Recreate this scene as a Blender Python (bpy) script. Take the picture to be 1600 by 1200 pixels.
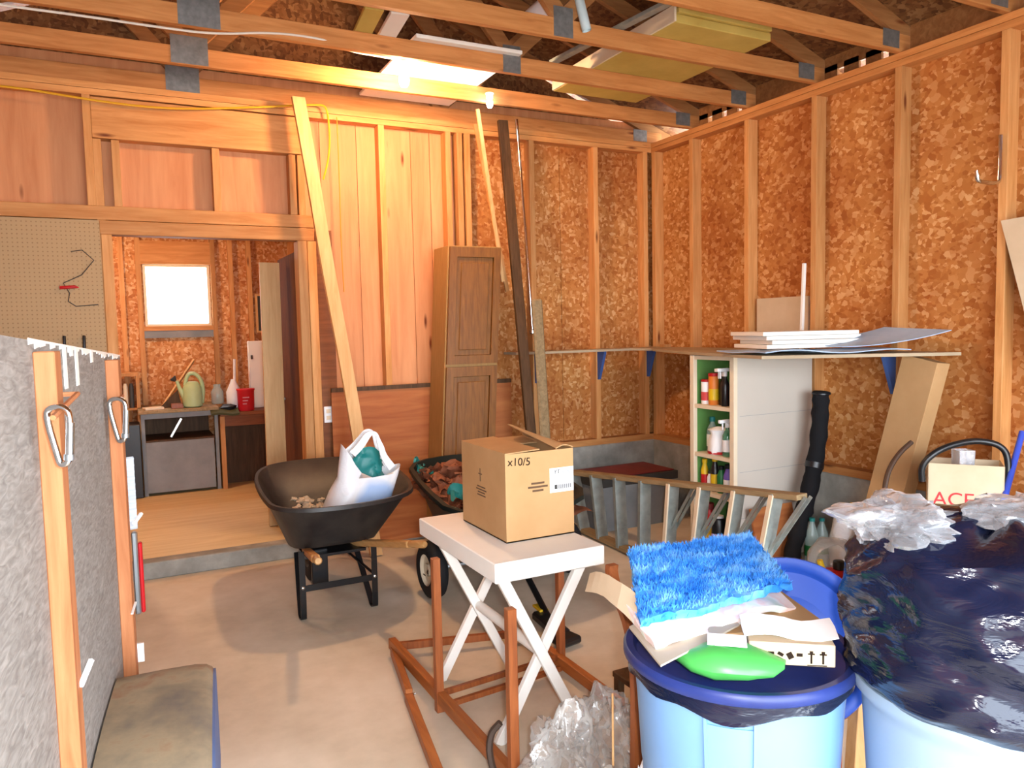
import bpy, bmesh, math, random
from math import sin, cos, pi, radians as RD
from mathutils import Vector, Matrix, noise
random.seed(7)
for o in list(bpy.data.objects):
    bpy.data.objects.remove(o)
SC = bpy.context.scene
COL = SC.collection

# ------------------------------------------------------------------ camera
cam_d = bpy.data.cameras.new('camera'); cam = bpy.data.objects.new('camera', cam_d); COL.objects.link(cam)
cr = Vector((0.89063541, -0.45418692, -0.02197278)); cu = Vector((0.05262063, 0.05494806, 0.99710169)); cf = Vector((0.45166319, 0.8892103, -0.07283829))
M = Matrix((cr, cu, -cf)).transposed().to_4x4(); M.translation = (0, 0, 1.5691)
cam.matrix_world = M
cam_d.sensor_width = 36; cam_d.lens = 36 * 1192.18 / 1600; cam_d.clip_start = 0.02
SC.camera = cam
SC.view_settings.view_transform = 'Standard'; SC.view_settings.look = 'None'
SC.view_settings.exposure = 0.62; SC.view_settings.gamma = 1.0; SC.view_settings.use_curve_mapping = False

# ------------------------------------------------------------------ daylight
W = bpy.data.worlds.new('overcast_sky'); SC.world = W; W.use_nodes = True
bg = W.node_tree.nodes['Background']; bg.inputs[0].default_value = (0.82, 0.91, 1.0, 1); bg.inputs[1].default_value = 10.5
def portal(name, loc, rot, sx, sy):
    l = bpy.data.lights.new(name, 'AREA'); l.shape = 'RECTANGLE'; l.size = sx; l.size_y = sy
    l.cycles.is_portal = True
    o = bpy.data.objects.new(name, l); COL.objects.link(o); o.location = loc; o.rotation_euler = rot
portal('garage_door_daylight', (1.36, -1.2, 1.2), (RD(90), 0, 0), 4.7, 2.4)
portal('window_daylight', (0.515, 8.42, 1.97), (RD(-90), 0, 0), 0.62, 0.62)

fl = bpy.data.lights.new('camera_flash', 'POINT'); fl.energy = 125; fl.color = (.92, .96, 1.0); fl.shadow_soft_size = .03
flo = bpy.data.objects.new('camera_flash', fl); COL.objects.link(flo); flo.location = Vector((0, 0, 1.5691)) + cr * .06 + cu * .04

# ------------------------------------------------------------------ materials
def lin(h):
    h = h.lstrip('#'); o = []
    for i in (0, 2, 4):
        c = int(h[i:i+2], 16) / 255
        o.append(c / 12.92 if c <= .04045 else ((c + .055) / 1.055) ** 2.4)
    return (*o, 1)
MATS = {}
def base(name, rough=.6, spec=.3, metal=0):
    m = bpy.data.materials.new(name); m.use_nodes = True
    nt = m.node_tree; b = nt.nodes['Principled BSDF']
    b.inputs['Roughness'].default_value = rough; b.inputs['Specular IOR Level'].default_value = spec; b.inputs['Metallic'].default_value = metal
    MATS[name] = m
    return m, nt, b
def N(nt, t, **k):
    n = nt.nodes.new(t)
    for a, v in k.items():
        if a in n.inputs: n.inputs[a].default_value = v
        else: setattr(n, a, v)
    return n
def ramp(nt, stops):
    r = nt.nodes.new('ShaderNodeValToRGB'); e = r.color_ramp.elements
    while len(e) < len(stops): e.new(.5)
    for i, (p, c) in enumerate(stops):
        e[i].position = p; e[i].color = lin(c) if isinstance(c, str) else c
    return r
def coords(nt, scale=(1, 1, 1), rot=(0, 0, 0), src='Object'):
    tc = nt.nodes.new('ShaderNodeTexCoord'); mp = nt.nodes.new('ShaderNodeMapping')
    mp.inputs['Scale'].default_value = scale; mp.inputs['Rotation'].default_value = rot
    nt.links.new(tc.outputs[src], mp.inputs[0]); return mp.outputs[0]
def bump(nt, b, h, strength=.2, dist=.01):
    n = N(nt, 'ShaderNodeBump', Strength=strength, Distance=dist); nt.links.new(h, n.inputs['Height']); nt.links.new(n.outputs[0], b.inputs['Normal'])
def mixc(nt, fac, a, b, mode='MIX'):
    m = nt.nodes.new('ShaderNodeMix'); m.data_type = 'RGBA'; m.blend_type = mode
    for k, x in ((0, fac), (6, a), (7, b)):
        if hasattr(x, 'is_linked'): nt.links.new(x, m.inputs[k])
        else: m.inputs[k].default_value = x
    return m.outputs[2]
def wood(name, c1, c2, axis='z', rough=.6, grain=1.0, knots=True, var=.25, spec=.25):
    m, nt, b = base(name, rough, spec)
    s = {'x': (1.2, 14, 14), 'y': (14, 1.2, 14), 'z': (14, 14, 1.2)}[axis]
    co = coords(nt, s)
    n1 = N(nt, 'ShaderNodeTexNoise', Scale=2.2 * grain, Detail=6.0, Roughness=.6, Distortion=.6); nt.links.new(co, n1.inputs['Vector'])
    r = ramp(nt, [(.3, c2), (.7, c1)]); nt.links.new(n1.outputs[0], r.inputs[0])
    col = r.outputs[0]
    n2 = N(nt, 'ShaderNodeTexNoise', Scale=1.3, Detail=2.0); nt.links.new(coords(nt), n2.inputs['Vector'])
    oi = nt.nodes.new('ShaderNodeObjectInfo')
    hs = N(nt, 'ShaderNodeHueSaturation'); mr = N(nt, 'ShaderNodeMapRange'); nt.links.new(oi.outputs['Random'], mr.inputs[0])
    mr.inputs[3].default_value = 1 - var; mr.inputs[4].default_value = 1 + var * .6
    nt.links.new(col, hs.inputs['Color']); nt.links.new(mr.outputs[0], hs.inputs['Value']); col = hs.outputs[0]
    if knots:
        s2 = {'x': (1.2, 5, 5), 'y': (5, 1.2, 5), 'z': (5, 5, 1.2)}[axis]
        v = N(nt, 'ShaderNodeTexVoronoi', Scale=1.6); nt.links.new(coords(nt, s2), v.inputs['Vector'])
        rk = ramp(nt, [(.04, (1, 1, 1, 1)), (.13, (0, 0, 0, 1))]); nt.links.new(v.outputs['Distance'], rk.inputs[0])
        col = mixc(nt, rk.outputs[0], col, lin('#6b3316'))
    nt.links.new(col, b.inputs['Base Color']); bump(nt, b, n1.outputs[0], .15, .004)
    return m
def osb(name, stops, scale=1.0):
    m, nt, b = base(name, .65, .2)
    prev = None; hgt = None
    for k, (rz, sc) in enumerate((((0.3, .2, .5), (22, 30, 46)), ((1.1, .7, -.9), (40, 24, 26)))):
        nz = N(nt, 'ShaderNodeTexNoise', Scale=5.0, Detail=2.0)
        co = coords(nt, [q * scale for q in sc], rz); nz.inputs['Scale'].default_value = 26.0; nt.links.new(coords(nt), nz.inputs['Vector'])
        add = N(nt, 'ShaderNodeVectorMath', operation='MULTIPLY_ADD'); nt.links.new(nz.outputs['Color'], add.inputs[0]); add.inputs[1].default_value = (1.5, 1.5, 1.5); nt.links.new(co, add.inputs[2])
        v = N(nt, 'ShaderNodeTexVoronoi', Scale=.62); nt.links.new(add.outputs[0], v.inputs['Vector'])
        sp = nt.nodes.new('ShaderNodeSeparateColor'); nt.links.new(v.outputs['Color'], sp.inputs[0])
        r = ramp(nt, stops); nt.links.new(sp.outputs[0], r.inputs[0])
        if prev is None: prev = r.outputs[0]; hgt = sp.outputs[1]
        else:
            th = N(nt, 'ShaderNodeMath', operation='GREATER_THAN'); nt.links.new(sp.outputs[2], th.inputs[0]); th.inputs[1].default_value = .5
            prev = mixc(nt, th.outputs[0], prev, r.outputs[0])
    n3 = N(nt, 'ShaderNodeTexNoise', Scale=1.5, Detail=3.0); nt.links.new(coords(nt), n3.inputs['Vector'])
    r3 = ramp(nt, [(.35, '#c8a48c'), (.65, '#ffffff')]); nt.links.new(n3.outputs[0], r3.inputs[0])
    col = mixc(nt, .7, prev, r3.outputs[0], 'MULTIPLY')
    nt.links.new(col, b.inputs['Base Color']); bump(nt, b, hgt, .12, .003)
    return m
def mottle(name, stops, scale=3, rough=.8, spec=.2, detail=6, bs=.1, metal=0, src='Object'):
    m, nt, b = base(name, rough, spec, metal)
    n = N(nt, 'ShaderNodeTexNoise', Scale=float(scale), Detail=float(detail), Roughness=.6); nt.links.new(coords(nt, src=src), n.inputs['Vector'])
    r = ramp(nt, stops); nt.links.new(n.outputs[0], r.inputs[0]); nt.links.new(r.outputs[0], b.inputs['Base Color'])
    if bs: bump(nt, b, n.outputs[0], bs, .005)
    return m
def plain(name, c, rough=.5, spec=.4, metal=0, var=.06, scale=8):
    m, nt, b = base(name, rough, spec, metal)
    c = lin(c); n = N(nt, 'ShaderNodeTexNoise', Scale=float(scale), Detail=3.0); nt.links.new(coords(nt), n.inputs['Vector'])
    lo = (*[x * (1 - var) for x in c[:3]], 1); hi = (*[min(1, x * (1 + var)) for x in c[:3]], 1)
    r = ramp(nt, [(.3, lo), (.7, hi)]); nt.links.new(n.outputs[0], r.inputs[0]); nt.links.new(r.outputs[0], b.inputs['Base Color'])
    return m
def clear(name, c, alpha=.35, rough=.15):
    m, nt, b = base(name, rough, .6); b.inputs['Base Color'].default_value = lin(c); b.inputs['Alpha'].default_value = alpha
    return m

stud_w = wood('fir_stud', '#d9a066', '#bd7f45', 'z')
stud_x = wood('fir_lumber_x', '#d59a5f', '#b87840', 'x')
stud_y = wood('fir_lumber_y', '#cf9156', '#b3723b', 'y')
ply = wood('fir_plywood', '#d49668', '#c07e52', 'z', grain=.5, var=.08)
ply_low = wood('stained_plywood', '#b5703f', '#955029', 'x', grain=.5, var=.06, knots=False)
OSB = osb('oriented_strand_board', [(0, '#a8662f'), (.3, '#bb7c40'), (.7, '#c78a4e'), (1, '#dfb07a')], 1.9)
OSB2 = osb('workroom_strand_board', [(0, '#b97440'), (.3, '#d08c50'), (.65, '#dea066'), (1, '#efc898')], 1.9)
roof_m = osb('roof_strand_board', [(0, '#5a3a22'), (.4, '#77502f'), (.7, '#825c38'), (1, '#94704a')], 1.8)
conc = mottle('floor_concrete', [(.25, '#b0a28d'), (.5, '#cabca7'), (.75, '#dbcfbd')], 2.2, .75, .25, 8, .05)
conc_w = mottle('wall_concrete', [(.2, '#6e6c66'), (.5, '#8f8d86'), (.8, '#b0ada4')], 5, .9, .1, 8, .3)
drive = mottle('driveway_concrete', [(.3, '#9a9892'), (.7, '#b5b3ad')], 2, .9, .1)
ply_floor = wood('plywood_floor', '#d8c494', '#c6ae7e', 'x', grain=.6, knots=False, var=.05)
brown_floor = plain('brown_floor_paint', '#7a4a2c', .6)
peg = None
def pegmat():
    m, nt, b = base('pegboard_hardboard', .6, .2)
    co = coords(nt, (40, 40, 40)); fr = N(nt, 'ShaderNodeVectorMath', operation='FRACTION'); nt.links.new(co, fr.inputs[0])
    sb = N(nt, 'ShaderNodeVectorMath', operation='SUBTRACT'); nt.links.new(fr.outputs[0], sb.inputs[0]); sb.inputs[1].default_value = (.5, .5, .5)
    ml = N(nt, 'ShaderNodeVectorMath', operation='MULTIPLY'); nt.links.new(sb.outputs[0], ml.inputs[0]); ml.inputs[1].default_value = (1, 0, 1)
    ln = N(nt, 'ShaderNodeVectorMath', operation='LENGTH'); nt.links.new(ml.outputs[0], ln.inputs[0])
    r = ramp(nt, [(.12, '#8e7250'), (.2, '#ab8e68')]); nt.links.new(ln.outputs['Value'], r.inputs[0]); nt.links.new(r.outputs[0], b.inputs['Base Color'])
    return m
peg = pegmat()
oak = wood('oak_cabinet_wood', '#8a5a26', '#6b4118', 'z', .4, 2.0, False, .03, .4)
pale = wood('pale_pine', '#e0b27c', '#cc9a62', 'z', var=.03, knots=False)
red_w = wood('red_stained_wood', '#a05a2e', '#7d4120', 'z', .45, 1.5, False, .12, .4)
red_wy = wood('red_stained_rail', '#b0662f', '#8d4c22', 'y', .45, 1.5, False, .1, .4)
dark_w = wood('dark_old_wood', '#5c4028', '#422d18', 'z', .6, 1.5, False, .1)
desk_w = wood('brown_desk_wood', '#8a5026', '#6a3a18', 'x', .5, 1.2, False, .1)
handle_w = wood('ash_handle', '#c69a64', '#aa7c48', 'y', .5, 1.2, False, .05)
lad_w = wood('weathered_ladder_wood', '#a48c68', '#7f6b4c', 'y', .7, 1.2, False, .05)
white_p = plain('white_paint', '#ece9e2', .5, .3, var=.02)
white_pl = plain('white_plastic', '#e9ebee', .4, .4, var=.02)
cream = plain('cream_paint', '#dccbb0', .6, .2, var=.04)
grey_panel = plain('grey_white_side_panel', '#bdb4a9', .7, .2, var=.03, scale=3)
green_p = plain('green_backing', '#5f8f4a', .6)
card = mottle('cardboard', [(.3, '#b08a5e'), (.7, '#bd976b')], 4, .75, .15, 4, .03)
card_d = mottle('dark_cardboard', [(.3, '#7b5a3c'), (.7, '#8a6848')], 4, .8, .1, 4, .03)  # darker brown cardboard tone, used on the long carton's tape
card_l = mottle('pale_cardboard', [(.3, '#c4ae90'), (.7, '#d2bea2')], 4, .75, .15, 4, .03)
ink = plain('black_ink', '#2b2018', .8, .1)
paper = plain('paper_white', '#f1f2f3', .7, .2, var=.02)
black_pl = plain('black_plastic', '#15161a', .35, .5)
tray_m = mottle('black_poly_tray', [(.35, '#1d1c1e'), (.7, '#38332f')], 6, .45, .4, 5, .02)
rubber = plain('tire_rubber', '#17181b', .75, .3)
black_st = plain('black_painted_steel', '#0f1013', .3, .5)
cart_m = plain('black_green_poly_cart', '#14201f', .5, .35)
steel = plain('galvanized_steel', '#aab0b4', .35, .5, .9)
gusset = mottle('gusset_steel', [(.3, '#77797a'), (.7, '#8e9090')], 30, .45, .5, 2, .1, .6)
chrome = plain('chrome', '#d8dadc', .12, .5, 1, .02)
alum = mottle('dull_aluminium', [(.3, '#8a938f'), (.7, '#a9b2ae')], 12, .45, .5, 3, .03, .5)
lblue = plain('light_blue_plastic', '#729ccf', .4, .4, var=.03)
gblue = plain('grey_blue_plastic', '#8fa6bd', .45, .35, var=.03)
navy = mottle('navy_lid_plastic', [(.3, '#1c2a63'), (.7, '#27377a')], 6, .4, .4, 4, .02)
royal = plain('royal_blue_plastic', '#2450b8', .4, .4)
def bagmat():
    m, nt, b = base('black_trash_bag', .15, .4); b.inputs['Base Color'].default_value = lin('#10162c')
    n = N(nt, 'ShaderNodeTexNoise', Scale=6.0, Detail=4.0, Distortion=1.0); nt.links.new(coords(nt, (1, 1, 3.5), (.25, .2, 0)), n.inputs['Vector']); bump(nt, b, n.outputs[0], .45, .02)
    return m
tbag = bagmat()
def clearbag(name, c, alpha):
    m = clear(name, c, alpha, .12); nt = m.node_tree; b = nt.nodes['Principled BSDF']
    n = N(nt, 'ShaderNodeTexNoise', Scale=14.0, Detail=4.0, Distortion=1.0); nt.links.new(coords(nt), n.inputs['Vector']); bump(nt, b, n.outputs[0], .6, .02)
    if alpha < 1:       # thin film: mostly clear face on, denser where folds are seen edge on, with a glossy coat
        fr_ = N(nt, 'ShaderNodeFresnel', IOR=1.45); mr = N(nt, 'ShaderNodeMapRange'); nt.links.new(fr_.outputs[0], mr.inputs[0])
        mr.inputs[1].default_value = .03; mr.inputs[2].default_value = .5; mr.inputs[3].default_value = alpha * .35; mr.inputs[4].default_value = min(1, alpha * 2)
        nt.links.new(mr.outputs[0], b.inputs['Alpha'])
        g = N(nt, 'ShaderNodeBsdfGlossy', Roughness=.1); g.inputs[0].default_value = (.9, .9, .9, 1); bn = [x for x in nt.nodes if x.type == 'BUMP'][0]; nt.links.new(bn.outputs[0], g.inputs['Normal'])
        mx = nt.nodes.new('ShaderNodeMixShader'); mx.inputs[0].default_value = .07; nt.links.new(b.outputs[0], mx.inputs[1]); nt.links.new(g.outputs[0], mx.inputs[2])
        out = [x for x in nt.nodes if x.type == 'OUTPUT_MATERIAL'][0]; nt.links.new(mx.outputs[0], out.inputs[0])
    return m
cbag = clearbag('clear_poly_bag', '#dedbd6', .36)
cbag2 = clearbag('milky_poly_bag', '#e6e8ee', .6)
wbag = clearbag('white_carrier_bag_plain', '#eef0f4', 1.0)
glass_g = clear('green_bottle_plastic', '#4f9a72', .45)
glass_w = clear('clear_bottle_plastic', '#b9d3d0', .4)
pane_m = clear('window_glass', '#ffffff', .06, .03)
teal = plain('teal_plastic', '#1f7a78', .4)
maroon = mottle('maroon_vinyl', [(.3, '#5c1f1f'), (.7, '#7a2a2a')], 8, .5, .3)
dgrey = plain('dark_grey_paint', '#3b3a38', .6)
grey = mottle('grey_painted_board', [(.3, '#7c8082'), (.7, '#969a9c')], 3, .8, .15)
trailer_ply = None
def trailerply():
    m, nt, b = base('weathered_grey_plywood', .75, .25)
    n = N(nt, 'ShaderNodeTexNoise', Scale=5.0, Detail=8.0, Distortion=1.8); nt.links.new(coords(nt, (3, 3, 13), (.25, 0, 0)), n.inputs['Vector'])
    r = ramp(nt, [(.25, '#6f6864'), (.5, '#85807b'), (.75, '#9b9590')]); nt.links.new(n.outputs[0], r.inputs[0]); nt.links.new(r.outputs[0], b.inputs['Base Color']); bump(nt, b, n.outputs[0], .25, .006)
    return m
trailer_ply = trailerply()
stake_w = wood('cedar_stake', '#b97b52', '#985a35', 'z', .7, 1.0, False, .1)
fender_m = mottle('rusty_dusty_fender', [(.3, '#5c5651'), (.45, '#776a58'), (.56, '#8a7a62'), (.68, '#7e4f38'), (.8, '#6a5a4c')], 4.5, .7, .25, 6, .08)
fender_b = plain('blue_grey_fender_skirt', '#4a5a80', .6)
red_pl = plain('red_plastic', '#b3161c', .4)
red_tub = plain('red_tub_plastic', '#c8202c', .45)
yel_pl = plain('yellow_plastic', '#d8b21c', .45)
green_b = plain('green_plastic', '#1f6b3a', .4)
lgreen = plain('lime_green_bag', '#4cab52', .35)
purple = plain('purple_label', '#6a56b0', .5)
pink = plain('pink_plastic', '#c77a86', .5)
orange_pl = plain('orange_label', '#d77a2a', .5)
wcan_g = plain('pale_green_plastic', '#a9bd8c', .5)
olive = plain('olive_cloth', '#4a4c30', .9)
bluebr = plain('blue_bracket_steel', '#3f5f9e', .5)
shelf_m = mottle('grey_tan_shelf_board', [(.3, '#a08e74'), (.7, '#b5a388')], 3, .7, .2)
tarp = mottle('blue_grey_sheet', [(.3, '#94acc8'), (.7, '#b2c6dc')], 4, .5, .3)
foam_w = plain('white_foam_board', '#efeae2', .6, .2, var=.02)
foam_y = mottle('yellow_foam_board', [(.3, '#b99f52'), (.7, '#d0b665')], 3, .8, .1)
mat_b = None
def matm():
    m, nt, b = base('blue_shag', .9, .1)
    n = N(nt, 'ShaderNodeTexNoise', Scale=7.0, Detail=5.0, Distortion=.8); nt.links.new(coords(nt, (1, 2.2, 1), (0, 0, .2)), n.inputs['Vector'])
    r = ramp(nt, [(.35, '#2878d8'), (.5, '#4a9aee'), (.68, '#84c0f8')]); nt.links.new(n.outputs[0], r.inputs[0]); nt.links.new(r.outputs[0], b.inputs['Base Color'])
    return m
mat_b = matm()
rag_m = mottle('printed_cloth', [(.4, '#f3f1ee'), (.56, '#f1d5cf'), (.62, '#f4f2ef'), (.72, '#d7e8dc')], 9, .8, .1, 2, 0)
brown_lf = mottle('crumpled_brown', [(.3, '#6e3c26'), (.7, '#a0664a')], 10, .6, .3)
cord_y = plain('yellow_cord', '#d8a21f', .5)
cord_w = plain('white_cable', '#d9cfc2', .5)
emit_w = None
def emit(name, c, s):
    m = bpy.data.materials.new(name); m.use_nodes = True; nt = m.node_tree; b = nt.nodes['Principled BSDF']
    b.inputs['Base Color'].default_value = lin(c); b.inputs['Emission Color'].default_value = lin(c); b.inputs['Emission Strength'].default_value = s
    return m

# ------------------------------------------------------------------ mesh helpers
ORG = {}
def V3(a): return Vector(a)
def chaikin(p, n=2, closed=True):
    p = [V3(q) for q in p]
    for _ in range(n):
        o = []
        m = len(p)
        for i in range(m if closed else m - 1):
            a, b = p[i], p[(i + 1) % m]; o += [a * .75 + b * .25, a * .25 + b * .75]
        if not closed: o = [p[0]] + o + [p[-1]]
        p = o
    return p
class MB:
    def __init__(s): s.v = []; s.f = []; s.mi = []; s.m = 0
    def add(s, vs, fs):
        k = len(s.v); s.v += [tuple(x) for x in vs]
        for f in fs: s.f.append([i + k for i in f]); s.mi.append(s.m)
        return s
    def box(s, x0, x1, y0, y1, z0, z1):
        return s.add([(x, y, z) for z in (z0, z1) for y in (y0, y1) for x in (x0, x1)],
                     [(0, 2, 3, 1), (4, 5, 7, 6), (0, 1, 5, 4), (2, 6, 7, 3), (0, 4, 6, 2), (1, 3, 7, 5)])
    def obox(s, c, size, R=None):
        R = R or Matrix.Identity(3); c = V3(c); x, y, z = [q / 2 for q in size]
        return s.add([c + R @ V3((a * x, b * y, d * z)) for d in (-1, 1) for b in (-1, 1) for a in (-1, 1)],
                     [(0, 2, 3, 1), (4, 5, 7, 6), (0, 1, 5, 4), (2, 6, 7, 3), (0, 4, 6, 2), (1, 3, 7, 5)])
    def bar(s, a, b, w, h, up=(0, 0, 1)):
        a, b = V3(a), V3(b); d = (b - a); L = d.length; d.normalize(); r = d.cross(V3(up)); r.normalize(); u = r.cross(d)
        R = Matrix((r, d, u)).transposed()
        return s.obox((a + b) / 2, (w, L, h), R)
    def tube(s, pts, r, n=8, closed=False, caps=True):
        pts = [V3(p) for p in pts]; m = len(pts); rr = r if isinstance(r, (list, tuple)) else [r] * m
        rings = []; pu = None
        for i, p in enumerate(pts):
            if closed: t = pts[(i + 1) % m] - pts[i - 1]
            else: t = pts[min(i + 1, m - 1)] - pts[max(i - 1, 0)]
            t.normalize()
            if pu is None:
                pu = V3((0, 0, 1)) if abs(t.z) < .9 else V3((1, 0, 0))
            x = t.cross(pu); x.normalize(); u = x.cross(t); pu = u
            rings.append([p + (x * cos(2 * pi * k / n) + u * sin(2 * pi * k / n)) * rr[i] for k in range(n)])
        return s.loft(rings, caps and not closed, caps and not closed, closed)
    def loft(s, rings, c0=True, c1=True, loop=False):
        n = len(rings[0]); m = len(rings); fs = []
        for i in range(m if loop else m - 1):
            for k in range(n):
                a = i * n + k; b = i * n + (k + 1) % n; j = (i + 1) % m
                fs.append((a, b, j * n + (k + 1) % n, j * n + k))
        if c0: fs.append(tuple(range(n))[::-1])
        if c1: fs.append(tuple((m - 1) * n + k for k in range(n)))
        return s.add([p for r in rings for p in r], fs)
    def lathe(s, prof, c=(0, 0, 0), n=24, R=None, c0=True, c1=True):
        R = R or Matrix.Identity(3); c = V3(c)
        return s.loft([[c + R @ V3((r * cos(2 * pi * k / n), r * sin(2 * pi * k / n), z)) for k in range(n)] for r, z in prof], c0, c1)
    def prism(s, poly, ext):
        a = [V3(p) for p in poly]; e = V3(ext); b = [p + e for p in a]
        return s.loft([a, b])
    def grid(s, fn, nu, nv):
        vs = [fn(i / nu, j / nv) for j in range(nv + 1) for i in range(nu + 1)]
        return s.add(vs, [(j * (nu + 1) + i, j * (nu + 1) + i + 1, (j + 1) * (nu + 1) + i + 1, (j + 1) * (nu + 1) + i) for j in range(nv) for i in range(nu)])
    def sheet(s, fn, nu, nv, th):
        g = [[V3(fn(i / nu, j / nv)) for i in range(nu + 1)] for j in range(nv + 1)]
        top = []; bot = []
        for j in range(nv + 1):
            for i in range(nu + 1):
                du = g[j][min(i + 1, nu)] - g[j][max(i - 1, 0)]; dv = g[min(j + 1, nv)][i] - g[max(j - 1, 0)][i]
                n = du.cross(dv); n.normalize() if n.length > 1e-9 else None
                top.append(g[j][i] + n * th / 2); bot.append(g[j][i] - n * th / 2)
        k = len(top); W_ = nu + 1; fs = []
        for j in range(nv):
            for i in range(nu):
                a = j * W_ + i; q = (a, a + 1, a + W_ + 1, a + W_); fs.append(q); fs.append(tuple(x + k for x in q[::-1]))
        def edge(a, b): fs.append((b, a, a + k, b + k))
        for i in range(nu): edge(i, i + 1); edge(nv * W_ + i + 1, nv * W_ + i)
        for j in range(nv): edge((j + 1) * W_, j * W_); edge(j * W_ + nu, (j + 1) * W_ + nu)
        return s.add(top + bot, fs)
    def jitter(s, amp, sc, seed=0):
        for i, p in enumerate(s.v):
            q = V3(p) * sc + V3((seed * 7.1, seed * 3.3, 0)); s.v[i] = tuple(V3(p) + V3(noise.noise_vector(q)) * amp)
        return s
    def build(s, name, mat, parent=None, smooth=False, bev=0, local=False, fix=True):
        mats = mat if isinstance(mat, (list, tuple)) else [mat]
        if parent is not None and not local: o0 = V3(ORG[parent.name])
        elif parent is None and not local:
            xs, ys, zs = zip(*s.v); o0 = V3(((min(xs) + max(xs)) / 2, (min(ys) + max(ys)) / 2, min(zs)))
        else: o0 = V3((0, 0, 0))
        me = bpy.data.meshes.new(name); me.from_pydata([tuple(V3(p) - o0) for p in s.v], [], s.f)
        for m in mats: me.materials.append(m)
        me.polygons.foreach_set('material_index', s.mi)
        if bev or fix:
            bm = bmesh.new(); bm.from_mesh(me)
            if bev: bmesh.ops.bevel(bm, geom=[e for e in bm.edges], offset=bev, segments=1, affect='EDGES', clamp_overlap=True)
            if fix: bmesh.ops.recalc_face_normals(bm, faces=bm.faces)
            bm.to_mesh(me); bm.free()
        if smooth: me.shade_smooth(); me.set_sharp_from_angle(angle=RD(45))
        o = bpy.data.objects.new(name, me); COL.objects.link(o)
        if parent is not None: o.parent = parent; ORG[o.name] = ORG[parent.name] if not local else (0, 0, 0)
        else: o.location = o0; ORG[o.name] = tuple(o0)
        return o
def tag(o, label, cat, group=None, kind=None):
    o['label'] = label; o['category'] = cat
    if group: o['group'] = group
    if kind: o['kind'] = kind
    return o
def thing(name, label, cat, loc, group=None):
    o = bpy.data.objects.new(name, None); COL.objects.link(o); o.location = loc; o.empty_display_size = .05; ORG[o.name] = tuple(loc)
    return tag(o, label, cat, group)
def struct(o, label, cat):
    return tag(o, label, cat, kind='structure')
def text(name, s, size, mat, parent, origin, xdir, ydir, ext=.0006, off=.001):
    cu_ = bpy.data.curves.new(name, 'FONT'); cu_.body = s; cu_.size = size; cu_.extrude = ext; cu_.align_x = 'CENTER'; cu_.align_y = 'CENTER'
    to = bpy.data.objects.new(name + '_c', cu_); COL.objects.link(to)
    bpy.context.view_layer.update()
    me = bpy.data.meshes.new_from_object(to.evaluated_get(bpy.context.evaluated_depsgraph_get()))
    bpy.data.objects.remove(to)
    x = V3(xdir).normalized(); y = V3(ydir).normalized(); z = x.cross(y); y = z.cross(x)
    R = Matrix((x, y, z)).transposed(); o0 = V3(ORG[parent.name]); og = V3(origin) + z * off
    for v in me.vertices: v.co = og + R @ v.co - o0
    me.materials.clear(); me.materials.append(mat)
    o = bpy.data.objects.new(name, me); COL.objects.link(o); o.parent = parent; ORG[o.name] = ORG[parent.name]
    return o
def rz3(a): return Matrix.Rotation(a, 3, 'Z')

XR, YB = 4.114, 5.376
XS, YS = XR + .09, YB + .09          # inner faces of the sheathing
XL, YF = -1.42, -1.2
ZT = 3.04

# ================================================================== SETTING
struct(MB().box(XL - .1, XS + .1, YF - .3, YS + .03, -.12, 0).build('floor', conc), 'mottled bare concrete garage floor', 'floor')
struct(MB().box(-14, 18, -16, YF - .3, -.13, -.01).build('ground', drive), 'concrete driveway outside the garage door', 'driveway')

# ---- back wall
wb = MB()
for a in ((XL, -.12, 0, 3.12), (1.16, XS, 0, 3.12), (-.12, 1.16, 2.21, 3.12)):
    wb.box(a[0], a[1], YS + .012, YS + .03, a[2], a[3])
wall_back = struct(wb.build('wall_back', ply), 'stud framed back wall with orange plywood and strand board sheathing', 'wall')
def part(name, parent, mat, *b, bev=0):
    m = MB()
    for q in b: m.box(*q)
    return m.build(name, mat, parent, bev=bev)
sw = .045
# plywood boards with visible seams
for x0, x1 in ((XL, -.75), (-.746, -.13),):
    part('sheathing_board', wall_back, ply, (x0, x1, YS, YS + .012, .1, 3.12))
for x0, x1 in ((-.126, .60), (.604, 1.13)):
    part('sheathing_board', wall_back, ply, (x0, x1, YS, YS + .012, 2.21, 3.12))
for x0, x1 in ((1.166, 1.30), (1.304, 1.56), (1.566, 1.97), (1.976, 2.12), (2.126, 2.40)):
    part('sheathing_board', wall_back, ply, (x0, x1, YS, YS + .012, .57, 3.12))
for x0, x1 in ((2.404, 3.25), (3.254, XS)):
    part('sheathing_panel', wall_back, OSB, (x0, x1, YS, YS + .012, .57, 3.12))
part('stem_wall', wall_back, conc_w, (1.23, XS, YB - .01, YS + .03, 0, .57), bev=.006)
part('door_curb', wall_back, conc_w, (XL, 1.23, YB - .005, YS + .03, 0, .11), bev=.006)
part('sill_plate', wall_back, stud_x, (1.23, XS, YB, YS, .571, .62))
part('top_plate', wall_back, stud_x, (XL, XR, YB, YS, ZT, ZT + .037)); part('top_plate', wall_back, stud_x, (XL, XR, YB, YS, ZT + .04, 3.118))
for x in (1.703, 2.218, 2.31, 2.375, 2.925, 3.525, 4.03):
    part('stud', wall_back, stud_w, (x, x + sw, YB, YS, .62, ZT), bev=.002)
for x in (-1.40, -.75):
    part('stud', wall_back, stud_w, (x, x + sw, YB, YS, .11, ZT), bev=.002)
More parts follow.
